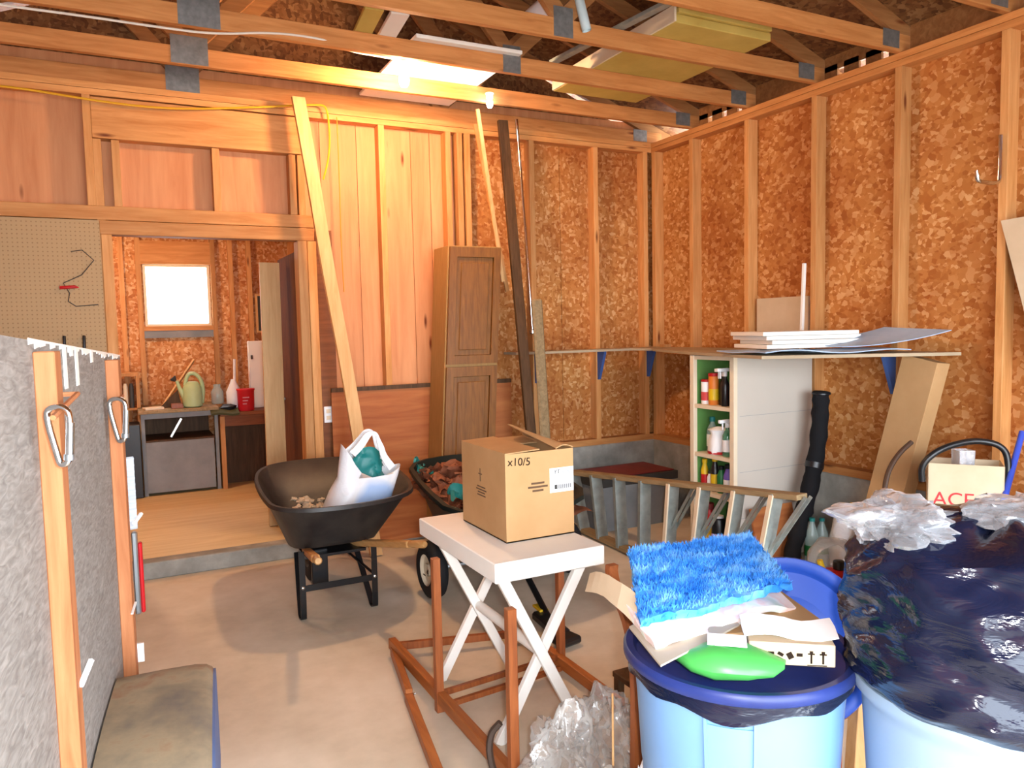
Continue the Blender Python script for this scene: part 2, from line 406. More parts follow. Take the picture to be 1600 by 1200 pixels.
for x, z0, z1 in ((-.145, 2.375, ZT), (-.10, .11, 2.78), (.0, 2.375, 2.78), (.58, 2.375, 2.78), (1.068, 2.375, 2.78), (1.125, 2.2, 2.78)):
    part('stud', wall_back, stud_w, (x, x + sw, YB, YS, z0, z1), bev=.002)
part('header', wall_back, stud_x, (-.10, 1.16, YB - .002, YS, 2.785, 3.03), bev=.003)
part('header', wall_back, stud_x, (XL, 1.225, YB - .004, YS, 2.29, 2.375), bev=.003)
part('door_head', wall_back, stud_x, (-.09, 1.215, YB - .012, YS, 2.2, 2.286), bev=.003)
part('door_post', wall_back, stud_w, (-.085, -.024, YB - .012, YS + .03, .11, 2.2), bev=.003)
part('door_post', wall_back, stud_w, (1.102, 1.165, YB - .012, YS + .03, .11, 2.2), bev=.003)
part('door_post', wall_back, stud_w, (1.168, 1.228, YB - .010, YS, .11, 2.2), bev=.003)
part('brown_board', wall_back, desk_w, (1.232, 1.345, YB + .02, YB + .045, .57, 2.28))
pb = part('pegboard', wall_back, peg, (XL + .02, -.09, YB - .012, YB - .006, .5, 2.285))

# ---- right wall
wr = MB().box(XS + .012, XS + .03, YF, YS + .03, 0, 3.12).build('wall_right', OSB)
struct(wr, 'stud framed right wall sheathed with orange strand board', 'wall')
ys = [YS]
y = 4.85
while y > YF: ys.append(y); y -= 1.22
ys.append(YF)
for a, b in zip(ys[:-1], ys[1:]):
    part('sheathing_panel', wr, OSB, (XS, XS + .012, b + .002, a - .002, .57, 3.12))
part('stem_wall', wr, conc_w, (XR - .01, XS + .03, YF, YB - .01, 0, .57), bev=.006)
part('sill_plate', wr, stud_y, (XR, XS, YF, YB, .571, .62))
part('top_plate', wr, stud_y, (XR, XS, YF, YB, ZT, ZT + .037)); part('top_plate', wr, stud_y, (XR, XS, YF, YB, ZT + .04, 3.118))
SY = [4.887 - .61 * k for k in range(10)]
for y in SY:
    part('stud', wr, stud_w, (XR, XS, y - sw, y, .62, ZT), bev=.002)
part('stud', wr, stud_w, (XR, XS, YB - .05, YB - .002, .62, ZT), bev=.002)

# ---- left wall, front wall with the open garage door
wl = MB().box(XL - .12, XL - .1, YF, YS, 0, 3.12).build('wall_left', ply)
struct(wl, 'plywood left wall beside the trailer', 'wall')
for k in range(11): part('stud', wl, stud_w, (XL - .1, XL - .01, YF + .61 * k, YF + .61 * k + sw, .1, 3.1))
wf = MB()
for a in ((XL - .1, -1.0, 0, 3.12), (3.72, XS, 0, 3.12), (-1.0, 3.72, 2.42, 3.12)): wf.box(a[0], a[1], YF - .12, YF, a[2], a[3])
struct(wf.build('wall_front', ply), 'front wall around the open garage door', 'wall')

# ---- roof and trusses
RX, RZ = 1.36, 4.25
def roofz(x): return 3.2 + (RZ - 3.2) * (1 - abs(x - RX) / 2.9)
rf = MB()
for s in (-1, 1):
    a = (RX, RZ + .05); b = (RX + s * 3.3, roofz(RX + s * 3.3) + .05)
    rf.prism([(a[0], YF - .4, a[1]), (b[0], YF - .4, b[1]), (b[0], YF - .4, b[1] + .02), (a[0], YF - .4, a[1] + .02)], (0, 9.9 - .3, 0))
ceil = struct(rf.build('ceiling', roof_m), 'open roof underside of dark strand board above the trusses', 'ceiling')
part('gable_sheathing', ceil, ply, (XL, XS, YS + .01, YS + .03, 3.12, 3.3))
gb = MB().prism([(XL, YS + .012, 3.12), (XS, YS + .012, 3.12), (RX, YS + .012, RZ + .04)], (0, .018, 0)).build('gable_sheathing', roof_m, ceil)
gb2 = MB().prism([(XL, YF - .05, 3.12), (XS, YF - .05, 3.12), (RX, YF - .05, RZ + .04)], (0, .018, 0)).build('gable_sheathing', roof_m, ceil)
CB, CT_ = 3.12, 3.222
ch_m = wood('truss_fir', '#c88a52', '#a96b38', 'x', var=.15)
wb_m = wood('truss_web_fir', '#a87446', '#865831', 'x', var=.15)
for k in range(-1, 10):
    yc = 4.887 - .02 - .61 * k
    if k == -1: yc = YB + .05
    if yc < YF: break
    tr = part('roof_truss', ceil, ch_m, (XL - .08, XS + .05, yc - .019, yc + .019, CB, CT_), bev=.002)
    t = lambda m, a, b, w=.09: MB().bar((a[0], yc, a[1]), (b[0], yc, b[1]), .036, w).build(m, wb_m, tr)
    zt1 = roofz(0) - .04
    t('top_chord', (XL - .2, roofz(XL - .2)), (RX, RZ)); t('top_chord', (XS + .2, roofz(XS + .2)), (RX, RZ))
    t('web', (.43, CT_), (-.02, zt1)); t('web', (.43, CT_), (RX, RZ - .05)); t('web', (2.2, CT_), (RX, RZ - .05)); t('web', (2.2, CT_), (2.74, zt1))
    for gx in (.43, 2.2):
        w2 = .10 if gx == .43 else .06
        if gx == .43 and k > 1 or gx == 2.2 and k < 1: continue
        MB().box(gx - w2, gx + w2, yc - .0215, yc - .0195, CB + (.005 if k != 1 else 0), CT_ + .06).build('gusset_plate', gusset, tr)
    MB().box(XR - .16, XR - .02, yc - .0215, yc - .0195, CB + .015, CT_ + .01).build('gusset_plate', gusset, tr)
part('eave_block', ceil, wb_m, (XL - .1, XR, YS - .005, YS + .012, 3.118, 3.2))
# vented blocking between the trusses on the right wall
for k in range(0, 9):
    y1 = 4.887 - .61 * k - .045; y0 = y1 - .565
    m = MB()
    if k not in (0, 2): m.box(XS - .02, XS, y0, y1, 3.12, 3.30); m.build('vent_block', wb_m, ceil); continue
    for j in range(3):
        c = y0 + .12 + j * .16
        m.box(XS - .02, XS, (y0 if j == 0 else c - .135), c - .025, 3.12, 3.22)
    m.box(XS - .02, XS, y0 + .465, y1, 3.12, 3.22); m.box(XS - .02, XS, y0, y1, 3.12, 3.145); m.box(XS - .02, XS, y0, y1, 3.185, 3.30)
    m.build('vent_block', wb_m, ceil)

# ================================================================== WORKROOM beyond the doorway
struct(MB().box(-1.5, 1.7, YS + .02, 8.55, -.02, .108).build('floor_far', ply_floor), 'raised plywood floor of the workroom beyond the doorway', 'floor')
fw = MB()
for a in ((-1.5, .21, 0, 2.75), (.82, 1.7, 0, 2.75), (.21, .82, 0, 1.665), (.21, .82, 2.275, 2.75)): fw.box(a[0], a[1], 8.36, 8.38, a[2], a[3])
wfar = struct(fw.build('wall_far', OSB2), 'strand board far wall of the workroom with the bright window', 'wall')
for x, z0, z1 in ((-.55, .1, 2.55), (.0, .1, 2.55), (.15, .1, 2.55), (.83, .1, 2.55), (1.0, .1, 2.55), (1.18, .1, 2.55)):
    part('stud', wfar, stud_w, (x, x + .045, 8.30, 8.36, z0, z1))
part('top_plate', wfar, stud_x, (-1.5, 1.7, 8.30, 8.36, 2.55, 2.62)); part('window_rail', wfar, stud_x, (.195, .83, 8.30, 8.36, 2.275, 2.5)); part('window_rail', wfar, stud_x, (.195, .83, 8.30, 8.36, 1.62, 1.665))
part('window_rail', wfar, grey, (.195, .83, 8.31, 8.36, 1.55, 1.62))
wn = MB()
for a in ((.21, .82, 1.665, 1.69), (.21, .82, 2.25, 2.275), (.21, .235, 1.69, 2.25), (.795, .82, 1.69, 2.25)): wn.box(a[0], a[1], 8.345, 8.375, a[2], a[3])
win = struct(wn.build('window_1', cream), 'small square workroom window glaring with daylight', 'window')
MB().box(.235, .795, 8.358, 8.361, 1.69, 2.25).build('pane', pane_m, win)
struct(MB().box(-1.52, -1.5, YS + .03, 8.4, 0, 2.75).build('wall_far_left', OSB2), 'left wall of the workroom', 'wall')
wfr = struct(MB().box(1.66, 1.68, YS + .03, 8.4, 0, 2.75).build('wall_far_right', OSB2), 'right wall of the workroom', 'wall')
for k in range(5): part('stud', wfr, stud_w, (1.57, 1.66, 5.7 + .61 * k, 5.745 + .61 * k, .1, 2.6))
struct(MB().box(-1.5, 1.7, YS + .03, 8.4, 2.62, 2.66).build('ceiling_far', ply), 'plywood ceiling of the workroom', 'ceiling')

# ================================================================== LAMPS
def bulb(name, label, loc, c, power, glow, r=.032):
    x, y, z = loc
    t = thing(name, label, 'light bulb', (x, y, z + .11))
    MB().lathe([(.004, -.005), (r * .55, -r * .3), (r * .93, r * .3), (r, r), (r * .93, r * 1.6), (r * .55, r * 2.4), (.014, r * 2.9)], (x, y, z - r), 20).build('glass_bulb', emit(name + '_glow', c, glow), t, True)
    MB().lathe([(.017, r * 1.9), (.019, r * 2.3), (.024, r * 2.6), (.024, r * 3.6), (.03, r * 3.9), (.03, r * 4.1)], (x, y, z - r), 16).build('lamp_holder', white_pl, t, True)
    l = bpy.data.lights.new(name + '_light', 'POINT'); l.energy = power; l.color = lin(c)[:3]; l.shadow_soft_size = r * 2.2
    o = bpy.data.objects.new(name + '_light', l); COL.objects.link(o); o.location = (0, 0, z - .11 - z); o.parent = t
    return t
bulb('light_bulb', 'glaring warm bare bulb hanging below the white ceiling boards', (1.62, 4.56, 3.10), '#ffcb98', 92, 150)
bulb('light_bulb', 'small unlit bulb with an added cool white glow hanging over the thin leaning strips', (2.315, 4.80, 3.10), '#e6efff', 3, 25, .022)  # flash reflection on an unlit bulb, given as glow plus a weak lamp

# ================================================================== THINGS UNDER THE ROOF
x0, x1 = 1.57, 2.25
tag(MB().box(x0, x1, 4.19, 5.36, 3.223, 3.245).build('foam_board', foam_w, bev=.003), 'white foam board lying across the trusses above the bulb', 'board')
yb = thing('foam_board', 'thick yellow foam board lying across the trusses near the right wall', 'board', (3.15, 4.1, 3.223))
MB().box(2.79, 3.50, 3.42, 4.75, 3.223, 3.27).build('lower_sheet', foam_y, yb, bev=.003); MB().box(2.80, 3.49, 3.40, 4.72, 3.272, 3.315).build('upper_sheet', foam_y, yb, bev=.003)
MB().box(2.775, 2.789, 3.41, 4.74, 3.225, 3.31).build('lit_edge', cream, yb)  # pale strip painting the light on the board's left edge
tag(MB().obox((1.28, 4.24, 3.235), (.10, .62, .022), rz3(-.1)).build('plank', foam_y, bev=.002), 'short yellow board laid across the trusses left of the bulb', 'board')
tag(MB().obox((1.42, 4.24, 3.235), (.10, .62, .022), rz3(-.1)).build('plank', foam_w, bev=.002), 'short white board beside the yellow one left of the bulb', 'board')
m = MB(); R = Matrix.Rotation(RD(52), 3, 'X') @ Matrix.Rotation(RD(10), 3, 'Y')
lt = thing('lamp_shade', 'white cone shaped lamp shade resting on the trusses', 'lamp shade', (2.2, 3.95, 3.25))
m.lathe([(.035, .17), (.05, .16), (.07, .12), (.11, .0), (.108, .0), (.068, .118), (.03, .158)], (2.22, 3.93, 3.30), 24, R); m.build('reflector', white_pl, lt, True)
MB().lathe([(.03, .165), (.03, .24), (.02, .25)], (2.22, 3.93, 3.30), 16, R).build('socket', white_pl, lt, True)
pt = MB().tube([(2.33, 3.60, 3.17), (2.28, 3.63, 3.42), (2.25, 3.64, 3.62)], .026, 14, caps=False); pt.tube([(2.33, 3.60, 3.17), (2.25, 3.64, 3.62)], .021, 14, caps=False)
tag(pt.build('plastic_pipe', plain('pale_blue_pvc', '#c3d6dc', .4), smooth=True), 'short pale plastic pipe hanging between the trusses', 'pipe')
tag(MB().bar((2.52, 4.30, 3.245), (2.66, 3.0, 3.245), .05, .022).build('metal_channel', alum, bev=.002), 'long grey metal channel lying on the trusses', 'channel')
def cable(name, pts, r, mat, label, cat='cable'):
    return tag(MB().tube(chaikin(pts, 3, False), r, 6).build(name, mat, smooth=True), label, cat)
cable('cable', [(-1.3, 4.235, 3.09), (-.42, 4.235, 3.085), (-.1, 4.235, 3.09), (.25, 4.235, 3.088), (.5, 4.235, 3.092), (.8, 4.236, 3.15), (1.1, 4.236, 3.15), (1.2, 4.30, 3.13), (1.45, 4.5, 3.2), (1.6, 4.55, 3.215)], .006, cord_w, 'white electric cable stapled along the lower side of a truss')
cable('extension_cord', [(-1.3, 5.33, 3.0), (-.55, 5.33, 3.03), (-.1, 5.33, 2.995), (.2, 5.33, 2.985), (.46, 5.33, 3.0), (.9, 5.33, 3.06), (1.28, 5.32, 3.12), (1.33, 5.31, 3.10), (1.345, 5.33, 2.9), (1.33, 5.34, 2.75), (1.29, 5.34, 2.62)], .007, cord_y, 'yellow extension cord draped along the top of the back wall', 'cord')
cable('cord', [(1.40, 5.34, 3.05), (1.405, 5.35, 2.6), (1.40, 5.355, 2.2), (1.41, 5.36, 1.85)], .004, plain('orange_string', '#d98a2c', .7), 'thin orange string hanging down the plywood wall', 'string')

# ================================================================== LEANING THINGS AT THE BACK WALL
pts = [(1.115, 5.20, 3.118), (1.18, 5.16, 2.6), (1.25, 5.13, 1.99), (1.335, 5.10, 1.39), (1.41, 5.09, .80), (1.50, 5.09, .01)]
ppts = chaikin(pts, 2, False); m = MB(); rings = []
for i, p in enumerate(ppts):
    rings.append([p + V3((-.042, 0, 0)), p + V3((.042, 0, 0)), p + V3((.042, .036, 0)), p + V3((-.042, .036, 0))])
tag(m.loft(rings).build('plank', pale), 'long pale bowed plank leaning beside the doorway', 'plank')
tag(MB().bar((2.315, 5.0, 3.115), (2.569, 5.17, 1.92), .026, .012, (0, 1, 0)).build('wood_strip', pale), 'thin pale wooden strip hung slanting over the oak cabinet', 'strip')
tag(MB().bar((2.36, 5.14, 3.05), (2.63, 5.22, 1.85), .03, .012, (0, 1, 0)).build('wood_strip', stud_w), 'darker slanting strip behind the pale one', 'strip')
tag(MB().bar((2.61, 5.20, 3.115), (2.74, 4.98, .01), .078, .03, (0, 1, 0)).build('plank', dark_w, bev=.002), 'long dark plank leaning up to the truss', 'plank')
ct = thing('curtain_rod', 'shiny metal rod leaning in front of the dark plank', 'rod', (2.70, 4.96, .9))
MB().tube([(2.665, 5.08, 3.10), (2.70, 5.03, 2.2), (2.72, 5.0, 1.55)], .011, 10).build('rod', chrome, ct, True)
MB().lathe([(.011, 0), (.022, .01), (.022, .03), (.011, .04)], (2.72, 5.0, 1.52), 12).build('finial', chrome, ct, True)
tag(MB().bar((2.745, 4.97, 1.78), (2.82, 4.95, .01), .085, .03, (0, 1, 0)).build('plank', lad_w, bev=.012), 'shorter tan board with rounded top in front of the dark plank', 'plank')

cb = thing('tall_cabinet', 'tall narrow oak cabinet with two panelled doors leaning on the back wall', 'cabinet', (2.2, 5.2, 0))
ST = -.062
def shear(mb, xz):       # the whole cabinet leans a little to the right
    mb.v = [(p[0] + (p[2] - 2.165) * .062, p[1], p[2]) for p in mb.v]; return mb
shear(MB().box(2.09, 2.51, 5.07, 5.34, .02, 2.165), 0).build('body', wood('oak_lit_side', '#a8814e', '#94703e', 'z', .5, 2, False, .02), cb, bev=.003)  # lighter oak tone paints the light falling on the cabinet side
for z0, z1 in ((1.32, 2.155), (.10, 1.30)):
    d = shear(MB().box(2.10, 2.155, 5.045, 5.068, z0, z1).box(2.445, 2.50, 5.045, 5.068, z0, z1).box(2.155, 2.445, 5.045, 5.068, z1 - .07, z1).box(2.155, 2.445, 5.045, 5.068, z0, z0 + .06), 0).build('door', oak, cb)
    shear(MB().box(2.157, 2.443, 5.058, 5.069, z0 + .06, z1 - .07).box(2.19, 2.41, 5.05, 5.058, z0 + .10, z1 - .11), 0).build('raised_panel', oak, d, bev=.004)
pp = thing('plywood_sheet', 'reddish plywood sheet standing low against the back wall', 'plywood', (2.0, 5.3, 0))
MB().box(1.29, 2.71, 5.352, 5.364, .02, 1.145).build('sheet', ply_low, pp); MB().box(1.29, 2.71, 5.345, 5.366, 1.145, 1.175).build('edge_strip', dark_w, pp)
ot = thing('outlet_plate', 'white wall plate beside the doorway post', 'wall plate', (1.27, 5.39, .98))
MB().box(1.243, 1.305, 5.388, 5.396, .93, 1.045).build('plate', white_pl, ot, bev=.003)
for z in (.965, 1.012): MB().box(1.258, 1.29, 5.385, 5.388, z - .014, z + .014).build('socket', cream, ot)
# pegboard bits
tag(MB().tube([(-.25, 5.35, 2.09), (-.19, 5.35, 2.10), (-.13, 5.352, 2.04), (-.2, 5.352, 1.95), (-.30, 5.352, 1.9), (-.27, 5.352, 1.84), (-.28, 5.352, 1.79), (-.24, 5.352, 1.76), (-.12, 5.352, 1.77)], .003, 5).build('wire', dgrey, smooth=True), 'bent dark wire dangling on the pegboard', 'wire')
tag(MB().tube([(-.32, 5.352, 1.872), (-.24, 5.352, 1.878), (-.22, 5.352, 1.874)], [.01, .01, .003], 8).build('screwdriver', red_pl, smooth=True), 'small red handled tool on the pegboard', 'tool')
for x in (-.315, -.21):
    tag(MB().tube([(x, 5.345, 1.47), (x + .002, 5.345, 1.565), (x + .002, 5.352, 1.58)], .009, 8).build('peg_tool', black_pl, smooth=True), 'black tool handle on the pegboard, %s one' % ('left' if x < -.3 else 'right'), 'tool')

# ================================================================== WALL SHELF AND WHAT LIES ON IT
sh = thing('corner_shelf', 'grey tan corner shelf running along the back and right walls', 'shelf', (3.9, 5.0, 1.365))
poly = [(2.66, 5.37), (2.66, 5.15), (3.70, 5.12), (3.78, 4.95), (3.66, 4.75), (3.39, 4.02), (3.17, 3.16), (4.108, 2.62), (4.108, 5.37)]
MB().prism([(x, y, 1.366) for x, y in poly], (0, 0, .018)).build('board', shelf_m, sh)
def bracket(p, d):   # p on the wall at the shelf's underside, d into the room
    p = V3(p); d = V3(d); w = V3((0, 0, 1)).cross(d)
    m = MB(); m.obox(p + d * .004 + V3((0, 0, -.11)), (.03, .03, .22)); 
    m = MB().prism([p - w * .012, p - w * .012 + d * .10, p - w * .012 + d * .10 - V3((0, 0, .02)), p - w * .012 + d * .015 - V3((0, 0, .24)), p - w * .012 - V3((0, 0, .24))], w * .024)
    return m.build('bracket', bluebr, sh)
bracket((2.95, YB, 1.365), (0, -1, 0)); bracket((3.55, YB, 1.365), (0, -1, 0)); bracket((4.06, YB, 1.365), (0, -1, 0)); bracket((XR, 3.035, 1.365), (-1, 0, 0))
MB().box(3.93, 4.0, 4.98, 5.04, 1.386, 1.41).build('wood_block', stud_w, sh)
zz = 1.386
for k in range(4):
    c = V3((3.72 + (.0, .03, .01, -.02)[k], 3.42 + (.0, -.02, .02, .01)[k], zz + .012 + .0255 * k + .028))
    tag(MB().obox(c, (.62, .42, .024), rz3(RD((-17, -18, -16, -17)[k]))).build('white_board', white_p, bev=.002), ['lowest', 'second lowest', 'second highest', 'topmost'][k] + ' white board of the stack on the corner shelf', 'board', 'white boards stacked on the corner shelf')
tag(MB().sheet(lambda u, v: (3.20 + .74 * u + .05 * v, 3.16 + .45 * v - .36 * u, 1.386 + .014 + .01 * sin(u * 9) * (1 - v) + .004 * sin(v * 7 + u * 5)), 24, 6, .006).build('plastic_sheet', tarp, smooth=True), 'flat blue grey sheet lying under the white boards', 'sheet')
tag(MB().sheet(lambda u, v: (3.72 + .36 * u, 3.08 - .42 * u + .42 * v, 1.42 + .085 * u * u + .02 * v), 16, 6, .005).build('plastic_sheet', tarp, smooth=True), 'blue grey sheet curling up at the shelf end', 'sheet')
tag(MB().box(4.165, 4.185, 3.73, 4.20, 1.386, 1.745).build('panel', card_l), 'beige panel standing on the shelf between two studs', 'panel')
tag(MB().bar((4.07, 3.70, 1.386), (4.095, 3.70, 1.96), .022, .02, (0, 1, 0)).build('trim_strip', white_p, bev=.002), 'thin white strip standing upright on the shelf', 'strip')
hk = MB().tube(chaikin([(4.098, 2.43, 2.51), (4.098, 2.43, 2.30), (4.09, 2.43, 2.262), (3.95, 2.44, 2.262), (3.925, 2.44, 2.275), (3.92, 2.44, 2.32)], 2, False), .010, 8)
tag(hk.build('utility_hook', chrome, smooth=True), 'steel utility hook screwed to a right wall stud', 'hook')
tag(MB().prism([(4.09, 2.415, 2.07), (4.09, 1.7, 2.10), (4.09, 1.7, .9), (4.09, 2.22, 1.35)], (.012, 0, 0)).build('panel', card_l), 'beige slanted panel on the right wall at the photo edge', 'panel')

# ================================================================== OPEN SHELF UNIT
cu_ = thing('shelf_unit', 'open wooden shelf unit with green back and grey side', 'shelf unit', (3.75, 3.84, 0))
Y0, Y1, X0, X1, ZH = 3.625, 4.035, 3.41, 4.09, 1.362
MB().box(X0, X1, Y0, Y0 + .02, .02, ZH).build('side_panel', grey_panel, cu_)
MB().box(X0, X1, Y1 - .02, Y1, .02, ZH).build('side_panel', cream, cu_)
MB().box(X0 + .30, X0 + .31, Y0 + .02, Y1 - .02, .02, ZH).build('back_panel', green_p, cu_); MB().box(X0 + .022, X0 + .30, Y1 - .022, Y1 - .0205, .05, ZH - .02).build('green_lining', green_p, cu_)
for y in (Y0 - .004, Y1 - .035): MB().box(X0 - .012, X0 + .02, y, y + .039, .0, ZH).build('face_post', cream, cu_, bev=.002)
for z in (.04, .43, .685, 1.01, 1.335):
    MB().box(X0 - .006, X0 + .30, Y0 + .036, Y1 - .036, z, z + .025).build('shelf', cream, cu_)
for z in (.98, .62, .32): MB().box(X0 + .04, X1, Y0 - .001, Y0, z, z + .002).build('seam', grey, cu_)
for c in ((3.56, .76), (3.44, .45)): pass
LV = [.455, .71, 1.035]
def bottle(name, label, cat, x, y, z, r, h, body, cap, neck=.35, band=None, trig=None, group='containers in the open shelf unit', nb=16):
    t = thing(name, label, cat, (x, y, z), group)
    sh_ = h * (.62 if neck < .6 else .88)
    MB().lathe([(r * .9, 0), (r, .006), (r, sh_), (r * .85, sh_ + .012), (r * neck, h * .82 if neck < .6 else h * .93), (r * neck, h * .9 if neck < .6 else h * .95)], (x, y, z), nb).build('body', body, t, True)
    k = h * .86 if neck < .6 else h * .9
    MB().lathe([(r * neck * 1.2, k), (r * neck * 1.25, k + .004), (r * neck * 1.25, h - .003), (r * neck, h)], (x, y, z), nb).build('cap', cap, t, True)
    if band: MB().lathe([(r * 1.015, h * .15), (r * 1.015, h * .5)], (x, y, z), nb, c0=False, c1=False).build('label_band', band, t, True)
    if trig: MB().box(x - .07, x + .03, y - .011, y + .011, z + h, z + h + .022).box(x - .045, x - .036, y - .006, y + .006, z + h - .045, z + h).build('spray_trigger', trig, t, bev=.003)
    return t
bx = 3.47
bottle('canister', 'white canister with red lid on the upper shelf of the unit', 'canister', bx, 3.955, LV[2], .035, .165, white_pl, red_pl, .85, plain('red_print', '#c8474a', .5))
bottle('canister', 'tall red and yellow canister with red lid on the upper shelf', 'canister', bx, 3.885, LV[2], .034, .21, orange_pl, red_pl, .85, yel_pl)
bottle('spray_bottle', 'black spray bottle with white trigger on the upper shelf, left one', 'bottle', bx + .03, 3.825, LV[2], .026, .22, black_pl, white_pl, .4, None, white_pl)
bottle('spray_bottle', 'black spray bottle with white trigger on the upper shelf, right one', 'bottle', bx - .01, 3.765, LV[2], .027, .225, black_pl, white_pl, .4, None, white_pl)
bottle('bottle', 'pink bottle at the right end of the upper shelf', 'bottle', bx, 3.695, LV[2], .028, .16, pink, purple, .5)
bottle('jug', 'translucent jug with teal cap on the middle shelf', 'jug', bx + .05, 3.955, LV[1], .038, .235, glass_w, teal, .4, white_pl)
m = MB().lathe([(.062, 0), (.07, .02), (.068, .09), (.052, .135), (.07, .165), (.03, .18)], (bx + .01, 3.85, LV[1]), 18).jitter(.012, 18, 3)
t = thing('paper_bag', 'white folded bag with red base on the middle shelf', 'bag', (bx, 3.85, LV[1]), 'containers in the open shelf unit')
m.build('sack', paper, t, True); MB().lathe([(.071, .004), (.073, .022)], (bx + .01, 3.85, LV[1]), 18, c0=False, c1=False).build('red_band', red_pl, t, True)
bottle('spray_bottle', 'green spray bottle with white trigger on the middle shelf', 'bottle', bx - .02, 3.735, LV[1], .032, .22, glass_g, white_pl, .4, white_pl, white_pl)
bottle('bottle', 'dark red bottle at the back of the middle shelf', 'bottle', bx + .13, 3.79, LV[1], .035, .26, maroon, red_pl, .45)
for i, (y, r, h, b, c, bd, lb) in enumerate(((3.975, .026, .205, yel_pl, yel_pl, red_pl, 'yellow bottle with red label'), (3.925, .018, .13, white_pl, black_pl, None, 'slim white bottle with black cap'), (3.875, .028, .235, black_pl, yel_pl, yel_pl, 'black bottle with yellow nozzle'), (3.815, .028, .18, green_b, black_pl, None, 'dark green bottle'), (3.75, .03, .20, purple, black_pl, white_pl, 'purple labelled bottle with black cap'), (3.695, .026, .2, black_pl, black_pl, None, 'plain black bottle'))):
    bottle('bottle', lb + ' on the lower shelf of the unit', 'bottle', bx, y, LV[0], r, h, b, c, .55, bd)
bottle('jug', 'red and yellow jug at the bottom of the unit', 'jug', bx, 3.93, .067, .05, .30, red_pl, maroon, .5, yel_pl)
bottle('can', 'black can with white label at the bottom of the unit', 'can', bx - .02, 3.82, .067, .045, .24, black_pl, white_pl, .6, pink)

# ================================================================== WHEELBARROW
wbr = thing('wheelbarrow', 'black tray wheelbarrow with wooden handles holding a white bag', 'wheelbarrow', (1.02, 4.3, 0))
rim = chaikin([(.665, 3.93, .655), (1.37, 3.95, .655), (1.53, 4.45, .665), (1.50, 4.95, .70), (1.30, 5.10, .725), (.86, 5.11, .725), (.70, 4.98, .70), (.655, 4.5, .665)], 3)
bot = chaikin([(.80, 4.14, .395), (1.22, 4.15, .395), (1.28, 4.4, .36), (1.25, 4.68, .325), (1.14, 4.76, .32), (.90, 4.76, .32), (.82, 4.68, .325), (.78, 4.4, .36)], 3)
cen = sum(rim, V3((0, 0, 0))) / len(rim)
def mixr(a, b, t, dz=0, sc=1):
    return [((p * (1 - t) + q * t) - V3((cen.x, cen.y, 0))) * 1.0 * sc + V3((cen.x, cen.y, dz)) + V3((0, 0, (p.z * (1 - t) + q.z * t) * (1 - sc))) for p, q in zip(a, b)]
lip = [V3((cen.x + (p.x - cen.x) * 1.04, cen.y + (p.y - cen.y) * 1.03, p.z - .014)) for p in rim]
lip2 = [V3((cen.x + (p.x - cen.x) * 1.03, cen.y + (p.y - cen.y) * 1.022, p.z + .006)) for p in rim]
ins = [V3((cen.x + (p.x - cen.x) * .985, cen.y + (p.y - cen.y) * .985, p.z + .004)) for p in rim]
inb = [V3((1.02 + (p.x - 1.02) * .97, 4.44 + (p.y - 4.44) * .97, p.z + .008)) for p in bot]
bo2 = [p + V3((0, 0, 0)) for p in bot]
mid = lambda a, b, t: [p * (1 - t) + q * t for p, q in zip(a, b)]
MB().loft([bo2, mid(bo2, rim, .12), mid(bo2, rim, .5), mid(bo2, rim, .95), lip, lip2, ins, mid(ins, inb, .5), mid(ins, inb, .9), inb]).build('tray', tray_m, wbr, True)
for nm, a, b in (('l', (.742, 3.45, .53), (.95, 4.97, .205)), ('r', (1.258, 3.45, .53), (1.05, 4.97, .205))):
    A, B = V3(a), V3(b); m = MB(); d = (B - A).normalized()
    m.bar(A + d * .16, B, .042, .036); h = m.build('handle', handle_w, wbr, bev=.006)
    MB().tube([A, A + d * .01, A + d * .12, A + d * .17], [.014, .019, .019, .016], 12).build('grip', handle_w, h, True)
for s in (-1, 1):
    x = 1.0 + s * .2
    fr = chaikin([(x, 4.13, .39), (x, 4.13, .03), (x, 4.15, .006), (x, 4.20, .006), (x, 4.22, .03), (x - s * .03, 4.42, .31)], 2, False)
    m = MB(); rings = []
    for i, p in enumerate(fr):
        t = (fr[min(i + 1, len(fr) - 1)] - fr[max(i - 1, 0)]).normalized(); n = V3((1, 0, 0)); k = t.cross(n).normalized()
        rings.append([p + n * .016 + k * .003, p - n * .016 + k * .003, p - n * .016 - k * .003, p + n * .016 - k * .003])
    lg = m.loft(rings).build('leg', black_st, wbr)
    MB().lathe([(.009, 0), (.009, .004), (.004, .007)], (x, 4.126, .19), 10, Matrix.Rotation(RD(90), 3, 'X')).build('bolt', chrome, lg, True)
    MB().tube([(x, 4.14, .20), (x * .6 + .4, 4.5, .27), (1.0 + s * .05, 4.75, .28)], .008, 6).build('brace', black_st, wbr, True)
MB().box(.80, 1.20, 4.132, 4.137, .165, .2).build('cross_brace', black_st, wbr); MB().box(.83, 1.17, 4.18, 4.36, .33, .345).build('riser', black_st, wbr)
MB().obox((.92, 4.25, .25), (.09, .03, .22)).build('tray_bracket', black_st, wbr, bev=.004)
Ry = Matrix.Rotation(RD(90), 3, 'Y')
